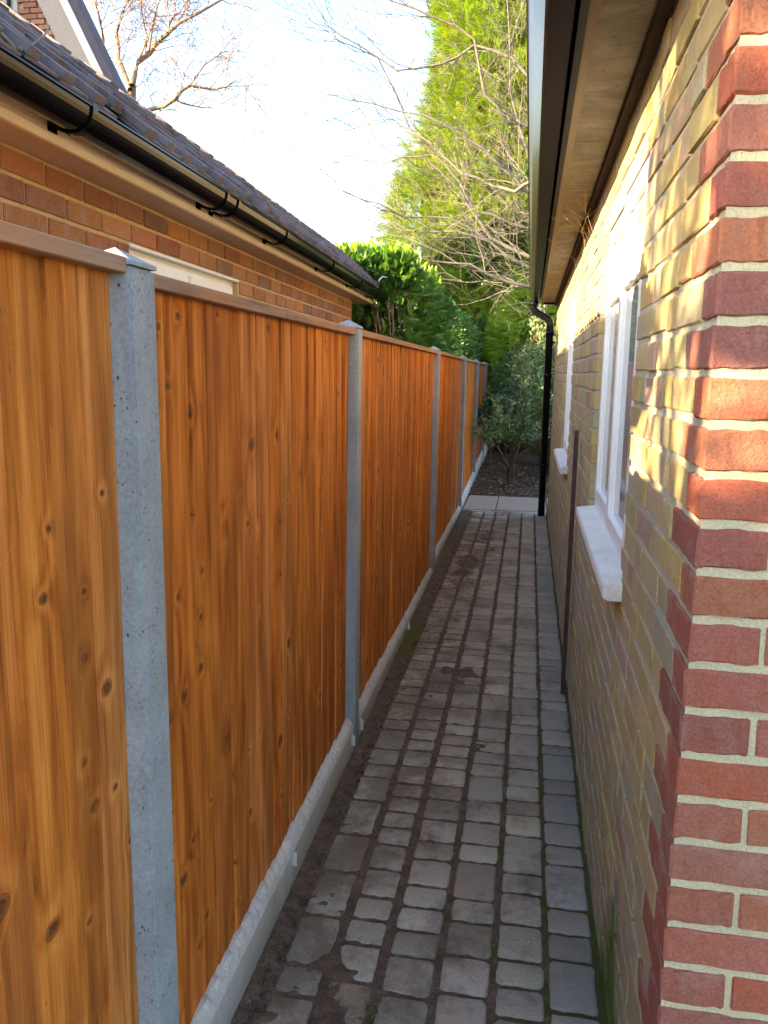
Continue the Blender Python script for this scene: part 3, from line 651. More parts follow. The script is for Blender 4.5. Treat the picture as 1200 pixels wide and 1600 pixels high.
# loose twigs lying over the gutter and roof
tw_=MB().tube([(-1.17,1.55,2.375),(-1.19,1.78,2.392),(-1.21,1.95,2.372)],[.008,.007,.006],6).tube([(-1.20,1.95,2.372),(-1.24,2.05,2.41),(-1.30,2.16,2.45)],[.006,.005,.003],5).tube([(-1.24,2.05,2.41),(-1.22,2.10,2.46),(-1.215,2.12,2.49)],[.004,.003,.002],5)
tag(put('fallen_twig',tw_.mesh('fallen_twig',M_twig,True),None,RL),'forked grey twig lying along the black gutter rim','twig')

# ---------------------------------------------------------------- tall gabled house far left
gh=root('gabled_house',(-11,15,0),'tall red brick house gable with cream bargeboard behind the low building','house')
YG=11.5; wl=lambda z:-7.122+.5*(6.753-z)
zr=8.6
g_=MB(); g_.add([(-14,YG,-.15),(-4.9,YG,-.15),(-4.9,YG,3.2),(wl(5.0),YG,5.0),(wl(zr),YG,zr),(-14,YG,zr),(-14,YG+.2,-.15),(-4.9,YG+.2,-.15),(-4.9,YG+.2,3.2),(wl(5.0),YG+.2,5.0),(wl(zr),YG+.2,zr),(-14,YG+.2,zr)],
 [(0,1,2,3,4,5),(6,11,10,9,8,7),(1,7,8,2),(0,5,11,6),(2,8,9,3)])
gw=put('wall',g_.mesh('wall',M_morg),gh)
GG=[(.36,.14,.075),(.32,.12,.07),(.40,.18,.10),(.27,.12,.08)]; n=0
z=5.15; k=0
while z<7.0:
    x=-8.25+(.1125 if k%2 else 0)
    while x<wl(z)-.02:
        b=min(x+.215,wl(z+.03)-.005)
        if b-x>.04 and not(-7.69<(x+b)/2<-7.42) and n<300: put('brick',cbox(round((b-x)/.01)*.01,.05,.064,.004,M_gar,0),gw,Matrix.Translation(((x+b)/2,YG-.018,z+.033)),jc(random.choice(GG),.15,.06)); n+=1
        x+=.2255
    z+=.075;k+=1
put('pale_pier',MB().box(-7.66,-7.43,YG-.05,YG-.001,2,7.4).mesh('pale_pier',mat_mortar('pale_render',(.52,.46,.40))),gh)
put('downpipe',MB().tube([(-7.54,YG-.08,2),(-7.54,YG-.08,7.4)],.03,8).mesh('downpipe',M_dk),gh)
def rake(x0a,x0b,ya,yb,mat,name):
    # band between lines x=x0a+s(z) and x0b, front ya back yb
    f=lambda c,z:c+.5*(6.753-z)
    v=[];zs=(3.9,zr)
    for y in(ya,yb):
        for z in zs:
            for c in(x0a,x0b): v.append((f(c,z),y,z))
    put(name,MB().add(v,[(0,1,3,2),(4,6,7,5),(0,4,5,1),(2,3,7,6),(0,2,6,4),(1,5,7,3)]).mesh(name,mat),gh)
rake(-7.122,-6.775,YG-.06,YG-.002,mat_plain('taupe_board',(.34,.26,.21),.5,.4,.06),'bargeboard'); rake(-6.773,-6.66,YG-.09,YG-.002,M_white,'bargeboard_capping'); rake(-6.658,-6.54,YG-.07,YG+.25,M_tile,'roof')  # bargeboard is cream; its shade is put into the browner base colour

# ---------------------------------------------------------------- vegetation helpers
def tubes(polys,nside):
    """polys: list of (pts(k,3), radii(k)) -> V,F quads"""
    Vs=[];Fs=[];n=0
    for P,Rr in polys:
        P=np.asarray(P,float);Rr=np.asarray(Rr,float);k=len(P)
        d=np.gradient(P,axis=0); d/=np.linalg.norm(d,axis=1)[:,None]+1e-9
        a=np.where(np.abs(d[:,2:3])<.9,np.array([[0,0,1.]]),np.array([[1.,0,0]])); u=np.cross(d,a); u/=np.linalg.norm(u,axis=1)[:,None]+1e-9; w_=np.cross(d,u)
        t=np.arange(nside)*2*math.pi/nside; ring=P[:,None]+(u[:,None]*np.cos(t)[None,:,None]+w_[:,None]*np.sin(t)[None,:,None])*Rr[:,None,None]
        Vs.append(ring.reshape(-1,3)); i=np.arange(k-1)[:,None]*nside+np.arange(nside)[None]; j=np.arange(k-1)[:,None]*nside+(np.arange(nside)[None]+1)%nside
        Fs.append(np.stack([i,j,j+nside,i+nside],-1).reshape(-1,4)+n); n+=k*nside
    return np.concatenate(Vs),np.concatenate(Fs)
def leaves(P,D,S,tmpl,Ft,tint):
    """place template (k,3: x along leaf, y across, z up) at P, axis D, size S with random roll"""
    n=len(P); D=D/np.linalg.norm(D,axis=1)[:,None]; a=rng.normal(size=(n,3)); U=np.cross(D,a); U/=np.linalg.norm(U,axis=1)[:,None]; W=np.cross(D,U)
    V=P[:,None]+(tmpl[None,:,0:1]*D[:,None]+tmpl[None,:,1:2]*U[:,None]+tmpl[None,:,2:3]*W[:,None])*S[:,None,None]
    k=len(tmpl); F=Ft[None]+(np.arange(n)*k)[:,None,None]; return V.reshape(-1,3),F.reshape(-1,Ft.shape[1]),np.repeat(tint,len(Ft),0)
LEAF=np.array([(0,0,0),(.28,.17,.05),(.28,0,-.01),(.28,-.17,.05),(.68,.15,.03),(.68,0,-.04),(.68,-.15,.03),(1,0,-.12)])
LEAFF=np.array([(0,2,1,1),(0,3,2,2),(1,2,5,4),(2,3,6,5),(4,5,7,7),(5,6,7,7)])
LEAFT=np.array([(0,2,1),(0,3,2),(1,2,5),(1,5,4),(2,3,6),(2,6,5),(4,5,7),(5,6,7)])
SL=np.array([(0,0,0),(.5,.22,.04),(.5,-.22,.04),(1,0,-.06)]); SLF=np.array([(0,2,1),(1,2,3)])
# frond: central rib with side fingers
fr_v=[];fr_f=[]
for i,(t,l) in enumerate(((.0,.30),(.2,.42),(.4,.40),(.6,.32),(.8,.22))):
    for s in(-1,1):
        b=len(fr_v); fr_v+=[(t,0,0),(t+.10,0,0),(t+.16+l*.75,s*l*.62,-.05-.1*l)]; fr_f.append((b,b+1,b+2))
b=len(fr_v); fr_v+=[(.75,-.03,0),(.75,.03,0),(1.15,0,-.12)]; fr_f.append((b,b+1,b+2))
FRV=np.array(fr_v);FRF=np.array(fr_f)
def tints_(n,lo,hi,warm=.15): 
    k=lo+(hi-lo)*rng.random(n); T=np.stack([k*(1+warm*rng.normal(size=n)),k,k*(1+.1*rng.normal(size=n))],1); return np.clip(T,.05,3)
def twigs(limbs,levels,n_per,len0,rad0,up,spread,seed,shrink=.55,ns=(6,4,3),bias=(0,0,0)):
    r=np.random.default_rng(seed); out=[[] for _ in range(levels+1)]; cur=[]
    for P,ra,rb in limbs:
        P=np.asarray(P,float); 
        # smooth by Catmull-like subdivision with jitter
        Q=[P[0]]
        for a,b in zip(P,P[1:]):
            m_=(a+b)/2+r.normal(size=3)*np.linalg.norm(b-a)*.04; Q+=[m_,b]
        Q=np.array(Q); rad=np.linspace(ra,rb,len(Q)); out[0].append((Q,rad)); cur.append((Q,rad))
    L=len0
    for lv in range(1,levels+1):
        nxt=[]
        for Q,rad in cur:
            tl=np.linalg.norm(np.diff(Q,axis=0),axis=1).sum(); n=max(1,int(tl*n_per[lv-1]+r.random()))
            for _ in range(n):
                t=r.uniform(.12,1)*(len(Q)-1); i=min(int(t),len(Q)-2); f=t-i; p=Q[i]*(1-f)+Q[i+1]*f; d=Q[i+1]-Q[i]; d/=np.linalg.norm(d)
                e=r.normal(size=3); e-=e.dot(d)*d; e/=np.linalg.norm(e); v=d*.75+e*spread+np.array([0,0,up])+np.array(bias); v/=np.linalg.norm(v)
                l=L*r.uniform(.5,1.2); k=6 if lv<levels else 5; pts=[p]
                for s in range(k-1):
                    v=v+r.normal(size=3)*.20+np.array([0,0,up*.25]); v/=np.linalg.norm(v); pts.append(pts[-1]+v*l/(k-1))
                r0=min(rad[i]*.65,rad0*shrink**(lv-1)); rr=np.linspace(r0,r0*.45,k); nxt.append((np.array(pts),rr)); out[lv].append(nxt[-1])
        cur=nxt; L*=.6
    return out
D=rng.normal(size=(900,3)); D[:,2]*=.25; V,F,TT=leaves(LIT[0],D,.03+.04*rng.random(900),LEAF,LEAFT,tints_(900,.4,1.6,.1)); tag(put('fallen_leaves',bigmesh('fallen_leaves',V,F,mat_leaf('dry_leaf',(.26,.18,.11),.1,.7,.2),TT)),'dry fallen leaves lying on the soil under the small trees','leaves',kind='stuff')
# ---- laurel hedge behind the fence
hg=root('laurel_hedge',(-1.8,11,-.1),'broad leaved laurel hedge rising behind the fence, sunlit at its top','hedge')
def topz(y): return 2.66-.006*(y-7.5)
st_=[]; 
for i in range(90):
    y=7.8+9.5*random.random() if i>58 else 7.75+1.6*random.random(); x=R(-2.3,-1.35) if i>58 else R(-1.9,-1.25); P=[(x,y,-.15)]; d=Vector((R(-.25,.15),R(-.2,.2),1)).normalized()
    for s in range(7):
        d=(d+Vector((R(-.25,.20),R(-.25,.25),.12))).normalized(); q=Vector(P[-1])+d*.36; q.x=min(q.x,-1.28); P.append(tuple(q))
        if q.z>2.2: break
    st_.append((P,np.linspace(.028,.008,len(P))))
V,F=tubes([(p,q*(.55 if k<58 else 1)) for k,(p,q) in enumerate(st_)],6); put('stems',bigmesh('stems',V,F,mat_plain('tan_stem',(.26,.17,.10),.8,.2,.4,25,.5),smooth=True),hg)
n=15000; Y=7.62+9.2*rng.random(n)**1.35; zz=rng.random(n); side=rng.random(n); Z=np.empty(n);X=np.empty(n);D=np.empty((n,3))
for i in range(n):
    tz=topz(Y[i])+.10*noise.noise(Vector((Y[i]*1.7,side[i]*3,0)))
    lump=.12*noise.noise(Vector((Y[i]*1.3,zz[i]*4,5)))+.05*noise.noise(Vector((Y[i]*5,zz[i]*9,2)))
    if side[i]<.52:   # front face towards the fence
        z=.9+ (tz-.9)*zz[i]**.7; rr=.32 if tz-z<.32 else 0; dpt=abs(rng.normal())*.10
        edge=max(0,(z-(tz-.35))/.35); X[i]=-1.06-.30*edge**2-dpt+lump; Z[i]=z; D[i]=(.9,-.25,.25+edge)
        if Y[i]<9.3 and 1.9<z<2.38-.05*(Y[i]-7.6) and rng.random()<.93: X[i]-=.7
    elif side[i]<.87: # top
        X[i]=-1.25-1.5*zz[i]; Z[i]=tz-abs(rng.normal())*.09+lump*.5; D[i]=(.1,-.35,1.)
    else:           # near end
        X[i]=-1.1-1.4*zz[i]; Z[i]=1.0+(tz-1.0)*rng.random()**.6; Y[i]=7.62+abs(rng.normal())*.09+lump; D[i]=(.2,-.9,.4)
        if 1.9<Z[i]<2.34 and rng.random()<.9: Y[i]+=.7
D+=rng.normal(size=(n,3))*.42; S=.105+.06*rng.random(n); T=tints_(n,.6,1.35,.12)
far=(Y>10.5); S[far]*=.72
V,F,TT=leaves(np.stack([X,Y,Z],1),D,S,LEAF,LEAFT,T)
M_lau=mat_leaf('laurel_leaf',(.085,.17,.030),.22,.28,.6); tag(put('foliage',bigmesh('foliage',V,F,M_lau,TT),hg),kind='stuff')
# upright young shoots on top
P=[];Dd=[]
for i in range(150):
    y=7.65+3.2*random.random()**1.4; x=R(-2.0,-1.15); z=topz(y)+R(-.05,.02); l=R(.02,.11); a=Vector((R(-.2,.2),R(-.25,.1),1))
    for k in range(9): t=k/8; P.append((x+a.x*l*t,y+a.y*l*t,z+l*t)); th=k*2.4; Dd.append((math.cos(th)*.6,math.sin(th)*.6,.9))
P=np.array(P);Dd=np.array(Dd); V,F,TT=leaves(P,Dd,.09+.05*rng.random(len(P)),LEAF,LEAFT,tints_(len(P),.9,1.6,.1))
tag(put('young_shoots',bigmesh('young_shoots',V,F,mat_leaf('young_laurel_leaf',(.17,.26,.028),.35,.3,.6),TT),hg),kind='stuff')
# added dark core, coloured as the hedge's shaded inside, so it is not see-through
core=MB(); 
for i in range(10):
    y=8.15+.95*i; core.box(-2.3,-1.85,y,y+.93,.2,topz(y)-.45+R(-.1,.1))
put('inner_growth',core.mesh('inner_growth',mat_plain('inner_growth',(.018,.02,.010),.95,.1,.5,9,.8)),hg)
# ---- clipped dark conifer hedge piece past the laurel
M_yw=mat_leaf('conifer_hedge_foliage',(.040,.080,.016),.2,.6,.2)
yh=root('clipped_conifer',(-1.25,17.6,-.1),'narrow clipped dark green conifer closing the far end of the hedge','conifer')
put('trunk',MB().tube([(-1.3,17.6,-.15),(-1.3,17.6,2.0)],[.06,.03],8).mesh('trunk',M_stem),yh)
n=5200; th=rng.random(n)*6.28; z=2.65*rng.random(n)**.8; rr=(.55-.05*z)*(1-.25*rng.random(n)); P=np.stack([-1.35+rr*np.cos(th)*.9,17.4+rr*np.sin(th)*1.8,z],1); D=np.stack([np.cos(th),np.sin(th),.9+0*th],1)+rng.normal(size=(n,3))*.3
V,F,TT=leaves(P,D,.10+.07*rng.random(n),FRV,FRF,tints_(n,.6,1.4)); tag(put('foliage',bigmesh('foliage',V,F,M_yw,TT),yh),kind='stuff')
# ---- giant conifers
M_con=mat_leaf('leylandii_foliage',(.20,.27,.028),.38,.6,.15)
def conifer(name,cx,cy,h,r0,label,n,seed,zlo=.3,lean=0):
    rg=np.random.default_rng(seed); rt=root(name,(cx,cy,-.15),label,'conifer','tall conifers around the gardens')
    put('trunk',MB().tube([(cx,cy,-.2),(cx,cy,h*.5),(cx,cy,h*.93)],[.28,.17,.03],10).mesh('trunk',M_bark),rt)
    P=[];D=[];T=[]
    nb=int(n/26)
    for _ in range(nb):
        t=rg.random()**.85; z=zlo+(h-zlo)*t; a=rg.random()*6.283
        rad=r0*(1-.80*t**1.7)*(1+.16*math.sin(a*3+z*.9)+.12*noise.noise(Vector((a*2,z*.8,seed))))
        d=Vector((math.cos(a),math.sin(a),.30)).normalized(); bt=.65+.5*rg.random(); L=rg.uniform(.5,1.0)
        tipx,tipy,tipz=cx+d.x*rad,cy+d.y*rad,z+.1
        for k in range(26):
            s=rg.random()**.6; off=rg.normal(size=3)*.15*(1.2-s*.5); q=L*(1-s)
            P.append((tipx-d.x*q+off[0],tipy-d.y*q+off[1],tipz-q*.35+off[2]-.08*s)); D.append((d.x+rg.normal()*.45,d.y+rg.normal()*.45,.25+rg.normal()*.45)); k_=bt*(.8+.4*rg.random()); T.append((k_*(1+.12*rg.normal()),k_,k_*.9))
    P=np.array(P);D=np.array(D);T=np.clip(np.array(T),.1,2.5)
    V,F,TT=leaves(P,D,.20+.20*rg.random(len(P)),FRV,FRF,T); tag(put('foliage',bigmesh('foliage',V,F,M_con,TT),rt),kind='stuff'); 
    cm=MB(); pr=[]
    for j in range(15):
        t=j/14; z=zlo+.3+(h-zlo-1.0)*t
        for i in range(18):
            a=i/18*6.283; rr_=r0*(1-.80*t**1.7)*(.80+.16*noise.noise(Vector((math.cos(a)*2,math.sin(a)*2,z*1.1+seed)))); cm.v.append((cx+rr_*math.cos(a),cy+rr_*math.sin(a),z))
    for j in range(14):
        for i in range(18): cm.f.append((j*18+i,j*18+(i+1)%18,(j+1)*18+(i+1)%18,(j+1)*18+i))
    cm.f.append(tuple(14*18+i for i in range(18)))
    put('inner_growth',cm.mesh('inner_growth',mat_plain('inner_twig_growth_'+str(seed),(.035,.042,.012),.95,.1,.5,5,.9),True),rt)  # added solid core, dark in colour as the crown's shaded inside
    lim=[]
    for _ in range(70):
        t=rg.random(); z=.5+(h-1.5)*t; a=rg.random()*6.283; rad=r0*(1-.8*t**1.7)*.8; lim.append(([(cx,cy,z-.3),(cx+math.cos(a)*rad*.5,cy+math.sin(a)*rad*.5,z),(cx+math.cos(a)*rad,cy+math.sin(a)*rad,z+.1)],[.05,.03,.01]))
    V,F=tubes(lim,5); put('limbs',bigmesh('limbs',V,F,M_stem,smooth=True),rt)
conifer('tall_conifer',-.30,20.6,15.5,3.45,'towering yellow green conifer standing left behind the bare tree',68000,3)
conifer('tall_conifer',2.9,21.5,14.5,2.9,'second towering conifer to the right, mostly behind the dark eaves',26000,4)
# ---- bare deciduous tree in front of the conifers
LB_=[
 ['A',[(-0.01,12.00,3.03),(-0.12,11.88,3.10),(-0.66,11.76,3.43),(-1.09,11.64,3.54),(-1.82,11.52,3.53),(-2.43,11.40,3.74)]],
 ['B',[(0.04,11.50,2.72),(-0.09,11.36,2.77),(-0.55,11.22,2.88),(-0.85,11.08,3.03),(-1.29,10.94,3.05),(-1.62,10.80,3.10)]],
 ['C',[(-0.05,12.50,4.03),(-0.16,12.33,4.17),(-0.58,12.17,4.53),(-1.11,12.00,4.89),(-1.61,11.83,5.11),(-2.32,11.67,5.25),(-2.89,11.50,5.34)]],
 ['D',[(-0.10,12.50,5.07),(-0.51,12.33,5.13),(-0.81,12.17,5.46),(-0.96,12.00,6.11),(-1.51,11.83,6.35),(-2.07,11.67,6.52),(-2.47,11.50,6.63)]],
 ['E',[(-0.02,12.50,3.27),(-0.66,12.42,3.57),(-1.01,12.33,4.03),(-1.11,12.25,4.21),(-1.67,12.17,4.66),(-2.20,12.08,4.56),(-2.84,12.00,4.69)]],
 ['F',[(-0.13,13.00,4.67),(-0.32,13.00,5.22),(-0.48,13.00,5.74),(-0.52,13.00,6.46),(-0.61,13.00,7.24)]],
 ['G',[(-0.66,11.80,3.44),(-1.21,11.60,3.71),(-1.79,11.40,3.69),(-2.08,11.20,3.83),(-2.56,11.00,3.98)]],
 ['H',[(-0.04,13.00,3.76),(-0.38,12.92,3.84),(-0.96,12.83,4.02),(-1.45,12.75,4.74),(-1.93,12.67,5.19),(-2.41,12.58,6.15),(-3.06,12.50,6.41)]],
 ['I',[(-0.13,12.80,5.77),(-0.46,12.70,6.09),(-1.01,12.60,6.25),(-1.46,12.50,5.99),(-2.09,12.40,5.90),(-2.64,12.30,6.23),(-3.13,12.20,6.51)]],
 ['J',[(-0.07,12.00,4.27),(-0.33,12.08,4.13),(-0.65,12.17,4.24),(-1.11,12.25,4.44),(-1.60,12.33,4.91),(-2.27,12.42,5.22),(-2.87,12.50,5.13)]]]
bt=root('bare_tree',(1.3,13,-.1),'leafless grey tree sweeping its branches left from behind the eaves','tree')
TX=(1.3,12.9)
limbs=[]
for nm,P in LB_:
    s0=(TX[0],TX[1],P[0][2]-.55)
    pts=[s0,(.6,(TX[1]+P[0][1])/2,P[0][2]-.2)]+P if nm!='G' else P
    limbs.append((pts,.036 if nm!='G' else .016,.006))
put('trunk',MB().tube([(1.35,12.95,-.2),(1.32,12.9,1.5),(1.3,12.9,4),(1.1,12.9,7.5),(1.0,12.9,9)],[.19,.15,.12,.06,.02],12).mesh('trunk',M_bark,True),bt)
tw=twigs(limbs,3,(3.4,3.6,3.6),1.15,.008,.16,.7,11,.60,bias=(-.30,-.05,.04))
V,F=tubes(tw[0],7); put('limbs',bigmesh('limbs',V,F,M_bark,smooth=True),bt)
polys=tw[1]+tw[2]+tw[3]; polys=[(p,np.maximum(r_,.0019)) for p,r_ in polys]
V,F=tubes(polys,3); tag(put('twigs',bigmesh('twigs',V,F,M_bark,smooth=True),bt),kind='stuff')
# buds
P=np.array([p[-1] for p,r_ in tw[3] ][::1]); n=len(P); V,F,TT=leaves(P,rng.normal(size=(n,3))+[0,0,1],np.full(n,.030),SL*[1,1.3,1],SLF,tints_(n,.7,1.2)); tag(put('buds',bigmesh('buds',V,F,mat_leaf('bud',(.16,.12,.08),.1),TT),bt),kind='stuff')
# ---- far bare tree on the left
LT=[
 ['t',[(-12.63,24.70,8.33),(-12.64,25.00,9.56),(-12.64,25.30,10.31)]],
 ['1',[(-12.34,24.70,10.10),(-12.23,25.00,10.90),(-11.76,25.30,11.49),(-10.75,24.70,11.77),(-9.82,25.00,12.32),(-9.16,25.30,12.79)]],
 ['2',[(-12.41,24.70,9.98),(-12.90,25.00,10.99),(-13.09,25.30,11.82),(-12.36,24.70,12.47),(-12.38,25.00,13.30)]],
 ['3',[(-12.48,24.70,9.80),(-13.33,25.00,10.85),(-13.54,25.30,11.70),(-13.28,24.70,11.91),(-13.53,25.00,13.20)]],
 ['4',[(-12.73,24.70,8.89),(-12.29,25.00,9.37),(-11.83,25.30,9.62),(-10.96,24.70,9.66),(-10.59,25.00,10.12),(-9.91,25.30,10.06),(-8.89,24.70,10.18),(-8.40,25.00,9.45)]],
 ['5',[(-11.76,24.70,11.03),(-11.75,25.00,11.85),(-11.62,25.30,12.67),(-11.08,24.70,13.09)]],
 ['6',[(-10.96,24.70,9.66),(-10.61,25.00,9.56),(-10.05,25.30,9.55),(-9.06,24.70,9.12)]],
 ['7',[(-12.08,24.70,10.79),(-11.93,25.00,11.50),(-12.22,25.30,12.35),(-12.03,24.70,12.97)]],
 ['8',[(-11.13,24.70,11.52),(-10.98,25.00,12.16),(-11.19,25.30,13.18)]],
 ['9',[(-10.46,24.70,10.02),(-10.10,25.00,10.69),(-9.60,25.30,11.13),(-8.67,24.70,11.05)]]]
lt=root('bare_tree',(-12.6,25,-.1),'leafless warm toned tree against the sky over the low roof','tree')
put('trunk',MB().tube([(-12.7,25,-.2),(-12.6,25,5),(-12.63,24.9,8.4)],[.45,.32,.25],12).mesh('trunk',M_barkp,True),lt)
ra={'t':(.20,.14),'1':(.11,.02),'2':(.085,.03),'3':(.08,.03),'4':(.09,.015),'5':(.045,.02),'6':(.035,.012),'7':(.04,.015),'8':(.04,.015),'9':(.03,.01)}
tw=twigs([(P,*ra[k]) for k,P in LT],3,(3.0,3.8,4.2),1.5,.018,.22,.95,5,.55)
V,F=tubes(tw[0],7); put('limbs',bigmesh('limbs',V,F,M_barkp,smooth=True),lt)
V,F=tubes([(p,np.maximum(r_,.0065)) for p,r_ in tw[1]+tw[2]+tw[3]],3); tag(put('twigs',bigmesh('twigs',V,F,M_barkp,smooth=True),lt),kind='stuff')
# ---- small multi-stem shrub tree on the soil
SS=[[(-0.25,11.90,-.05),(-0.27,11.90,0.22),(-0.31,11.80,0.38),(-0.43,11.75,0.63),(-0.55,11.70,0.82)],
[(-0.23,11.90,-.05),(-0.21,11.90,0.22),(-0.17,11.95,0.41),(-0.11,12.0,0.64),(0.08,12.1,0.97),(0.21,12.2,1.11)],
[(-0.24,11.90,-.05),(-0.19,11.90,0.36),(-0.11,11.95,0.64),(-0.11,12.0,1.01),(-0.26,11.95,1.47)],
[(-0.25,11.90,0.03),(-0.21,11.85,0.31),(-0.08,11.80,0.50),(0.14,11.75,0.65),(0.28,11.7,0.78)],
[(-0.24,11.90,0.22),(-0.31,12.0,0.40),(-0.18,12.1,0.64),(-0.13,12.1,1.01),(-0.02,12.1,1.47),(-0.00,12.1,1.83),(0.03,12.0,2.14)],
[(-0.21,11.90,0.22),(-0.40,11.80,0.34),(-0.44,11.75,0.26)]]
M_sh=mat_leaf('shrub_leaf',(.19,.25,.12),.3,.35,.5)
def shrub(name,loc,limbs,label,npt,size,seed,box,M_l,rad=.020,cat='shrub',group=None,lift=.25):
    rt=root(name,loc,label,cat,group); tw=twigs([(P,rad,rad*.35) for P in limbs],2,(5,7),.55,.008,lift,.8,seed,.6)
    V,F=tubes(tw[0],6); put('stems',bigmesh('stems',V,F,M_stem,smooth=True),rt)
    V,F=tubes([(p,np.maximum(r_,.0025)) for p,r_ in tw[1]+tw[2]],3); tag(put('twigs',bigmesh('twigs',V,F,M_stem,smooth=True),rt),kind='stuff')
    rg=np.random.default_rng(seed); src=tw[1]+tw[2]; P=[];D=[]
    for _ in range(npt):
        p,r_=src[rg.integers(len(src))]; t=rg.uniform(.3,1)*(len(p)-1); i=min(int(t),len(p)-2); q=p[i]+(p[i+1]-p[i])*(t-i)
        if q[2]<box: continue
        P.append(q+rg.normal(size=3)*.015); D.append((p[i+1]-p[i])/np.linalg.norm(p[i+1]-p[i])*.6+rg.normal(size=3)*.6+[0,0,.1])
    P=np.array(P);D=np.array(D);n=len(P); V,F,TT=leaves(P,D,size*(.7+.6*rg.random(n)),LEAF,LEAFT,tints_(n,.6,1.5,.1)); tag(put('foliage',bigmesh('foliage',V,F,M_l,TT),rt),kind='stuff')
shrub('small_tree',(-.24,11.9,-.05),SS,'small many stemmed shrub tree on the soil past the slabs',2600,.075,21,.62,M_sh,.02)
shrub('small_tree',(-.56,13,-.05),[[(-0.55,13.00,-0.05),(-0.56,13.00,0.23),(-0.60,13.00,0.54),(-0.64,13.00,0.84),(-0.59,13.00,1.05)],[(-0.56,13.00,0.28),(-0.67,13.00,0.54),(-0.71,13.00,0.84)],[(-0.56,13.00,0.44),(-0.50,13.00,0.75),(-0.42,13.00,1.05)]],'slim sapling with blue green leaves close to the fence end',1300,.06,22,.55,mat_leaf('bluish_leaf',(.07,.13,.08),.25,.35,.5),.014)
# bushes filling the back of the bed
def bush(name,cx,cy,rx,ry,h,label,n,size,mat,seed,zlo=.15,tmpl=(LEAF,LEAFT),up=.4,cat='bush',lo=.5,hi=1.4):
    rg=np.random.default_rng(seed); rt=root(name,(cx,cy,-.1),label,cat); pol=[]
    for i in range(9):
        a=rg.random()*6.28; pol.append(([(cx+.1*math.cos(a),cy+.1*math.sin(a),-.15),(cx+rx*.35*math.cos(a),cy+ry*.35*math.sin(a),h*.4),(cx+rx*.7*math.cos(a),cy+ry*.7*math.sin(a),h*.8)],[.035,.025,.01]))
    V,F=tubes(pol,6); put('stems',bigmesh('stems',V,F,M_stem,smooth=True),rt)
    u=rg.normal(size=(n,3)); u/=np.linalg.norm(u,axis=1)[:,None]; rr=.72+.28*rg.random(n)**.5
    lump=np.array([1+.20*noise.noise(Vector((q*2.3).tolist())+Vector((seed,0,0)))+.12*noise.noise(Vector((q*6).tolist())) for q in u])
    P=u*rr[:,None]*lump[:,None]; P=P*[rx,ry,(h-zlo)/2]+[cx,cy,(h+zlo)/2]
    D=u*[1,1,.5]+[0,0,up]+rg.normal(size=(n,3))*.45; V,F,TT=leaves(P,D,size*(.6+.8*rg.random(n)),*tmpl,tints_(n,lo,hi,.1)); tag(put('foliage',bigmesh('foliage',V,F,mat,TT),rt),kind='stuff')
M_ev=mat_leaf('evergreen_leaf',(.085,.135,.045),.2,.4,.4); M_ev2=mat_leaf('light_shrub_leaf',(.17,.22,.10),.3,.4,.4)
bush('evergreen_bush',.45,15.2,1.15,1.0,2.2,'dark evergreen bush filling the bed behind the small shrub tree',7000,.085,M_ev,31)
bush('evergreen_bush',-.55,17.8,.75,.8,2.0,'shaded evergreen bush at the far end of the fence',4500,.08,M_ev,32)
bush('feathery_conifer',.1,17.2,1.0,1.0,3.6,'sunlit feathery conifer bush below the towering conifer',6500,.17,M_con,33,.2,(FRV,FRF),-.2,'conifer',.7,1.5)
bush('pale_shrub',.35,13.4,.62,.6,2.35,'loose pale green shrub beside the black downpipe',3000,.07,M_ev2,34,.7)
bush('feathery_conifer',1.6,18.6,1.3,1.0,4.0,'feathery conifer bush hidden mostly behind the house end',5000,.17,M_con,35,.2,(FRV,FRF),-.2,'conifer',.7,1.5)
bush('evergreen_bush',2.2,15.0,1.3,1.2,2.5,'wide evergreen bush behind the far corner of the house',4500,.09,M_ev,36)
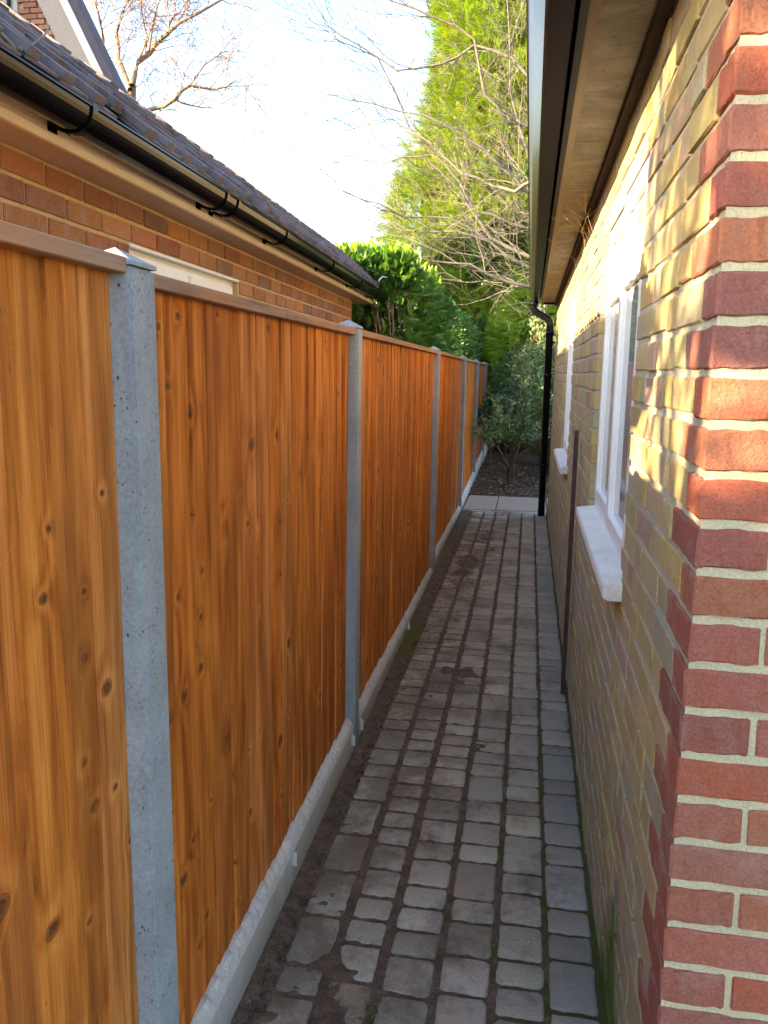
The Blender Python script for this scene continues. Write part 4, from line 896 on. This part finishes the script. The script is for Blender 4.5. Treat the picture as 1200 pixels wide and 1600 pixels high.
# weeds
m=[]
P=[];D=[]
for cx,cy,nn in((-.655,2.77,16),(-.33,1.78,14),(-.66,4.6,12),(.252,3.6,8),(.253,5.0,8),(-.62,6.1,10)):
    for i in range(nn): P.append((cx+R(-.02,.02),cy+R(-.03,.03),.002+R(0,.008))); D.append((R(-1,1),R(-1,1),R(.3,1)))
P=np.array(P);D=np.array(D,float); V,F,TT=leaves(P,D,.012+.012*rng.random(len(P)),SL,SLF,tints_(len(P),.8,1.4)); tag(put('weeds',bigmesh('weeds',V,F,mat_leaf('weed_leaf',(.07,.13,.02),.3),TT)),'tiny green weeds sprouting at the path edges','weeds',kind='stuff')
# ---- tree behind the photographer that dapples the corner bricks
sh=root('garden_tree',(-4.0,-1.55,-.1),'leafy tree behind the photographer casting dappled shade on the corner','tree')
put('trunk',MB().tube([(-4.0,-1.55,-.2),(-3.95,-1.5,1.6),(-3.9,-1.5,3.2)],[.11,.09,.05],10).mesh('trunk',M_bark),sh)
rg=np.random.default_rng(77); cc=rg.normal(size=(900,3)); cc/=np.linalg.norm(cc,axis=1)[:,None]; cc=cc*(rg.random(900)**.4)[:,None]*[1.3,1.25,1.35]+[-3.9,-1.75,3.7]
zw=cc[:,2]-.44*(.26-cc[:,0]); yw=cc[:,1]+.72*(.26-cc[:,0]); ok=(yw<2.2)&((rg.random(900)<np.where(zw>2.05,.17,np.where(zw>1.85,.10,.06)))); cc=cc[ok]; nc=len(cc); n=nc*60
u=rg.normal(size=(n,3)); u/=np.linalg.norm(u,axis=1)[:,None]; P=cc[rg.integers(nc,size=n)]+u*(rg.random(n)**.6)[:,None]*.15
D=u+rg.normal(size=(n,3))*.6; V,F,TT=leaves(P,D,.07+.06*rg.random(n),LEAF,LEAFT,tints_(n,.7,1.3)); tag(put('foliage',bigmesh('foliage',V,F,M_ev,TT),sh),kind='stuff'); V,F=tubes([([(-3.9,-1.5,2.9),tuple((q+np.array([-3.9,-1.6,3.0]))/2+rg.normal(size=3)*.1),tuple(q)],[.03,.018,.006]) for q in cc[::4]],4); put('branches',bigmesh('branches',V,F,M_bark),sh)
conifer('tall_conifer',-13.4,6.6,13.0,3.0,'unseen tall conifer added out left to shade the brick gable',9000,9)  # out of view, added only to throw shade on the gable
print('verts',sum(len(o.data.vertices) for o in bpy.data.objects if o.type=='MESH'),'objs',len(bpy.data.objects))
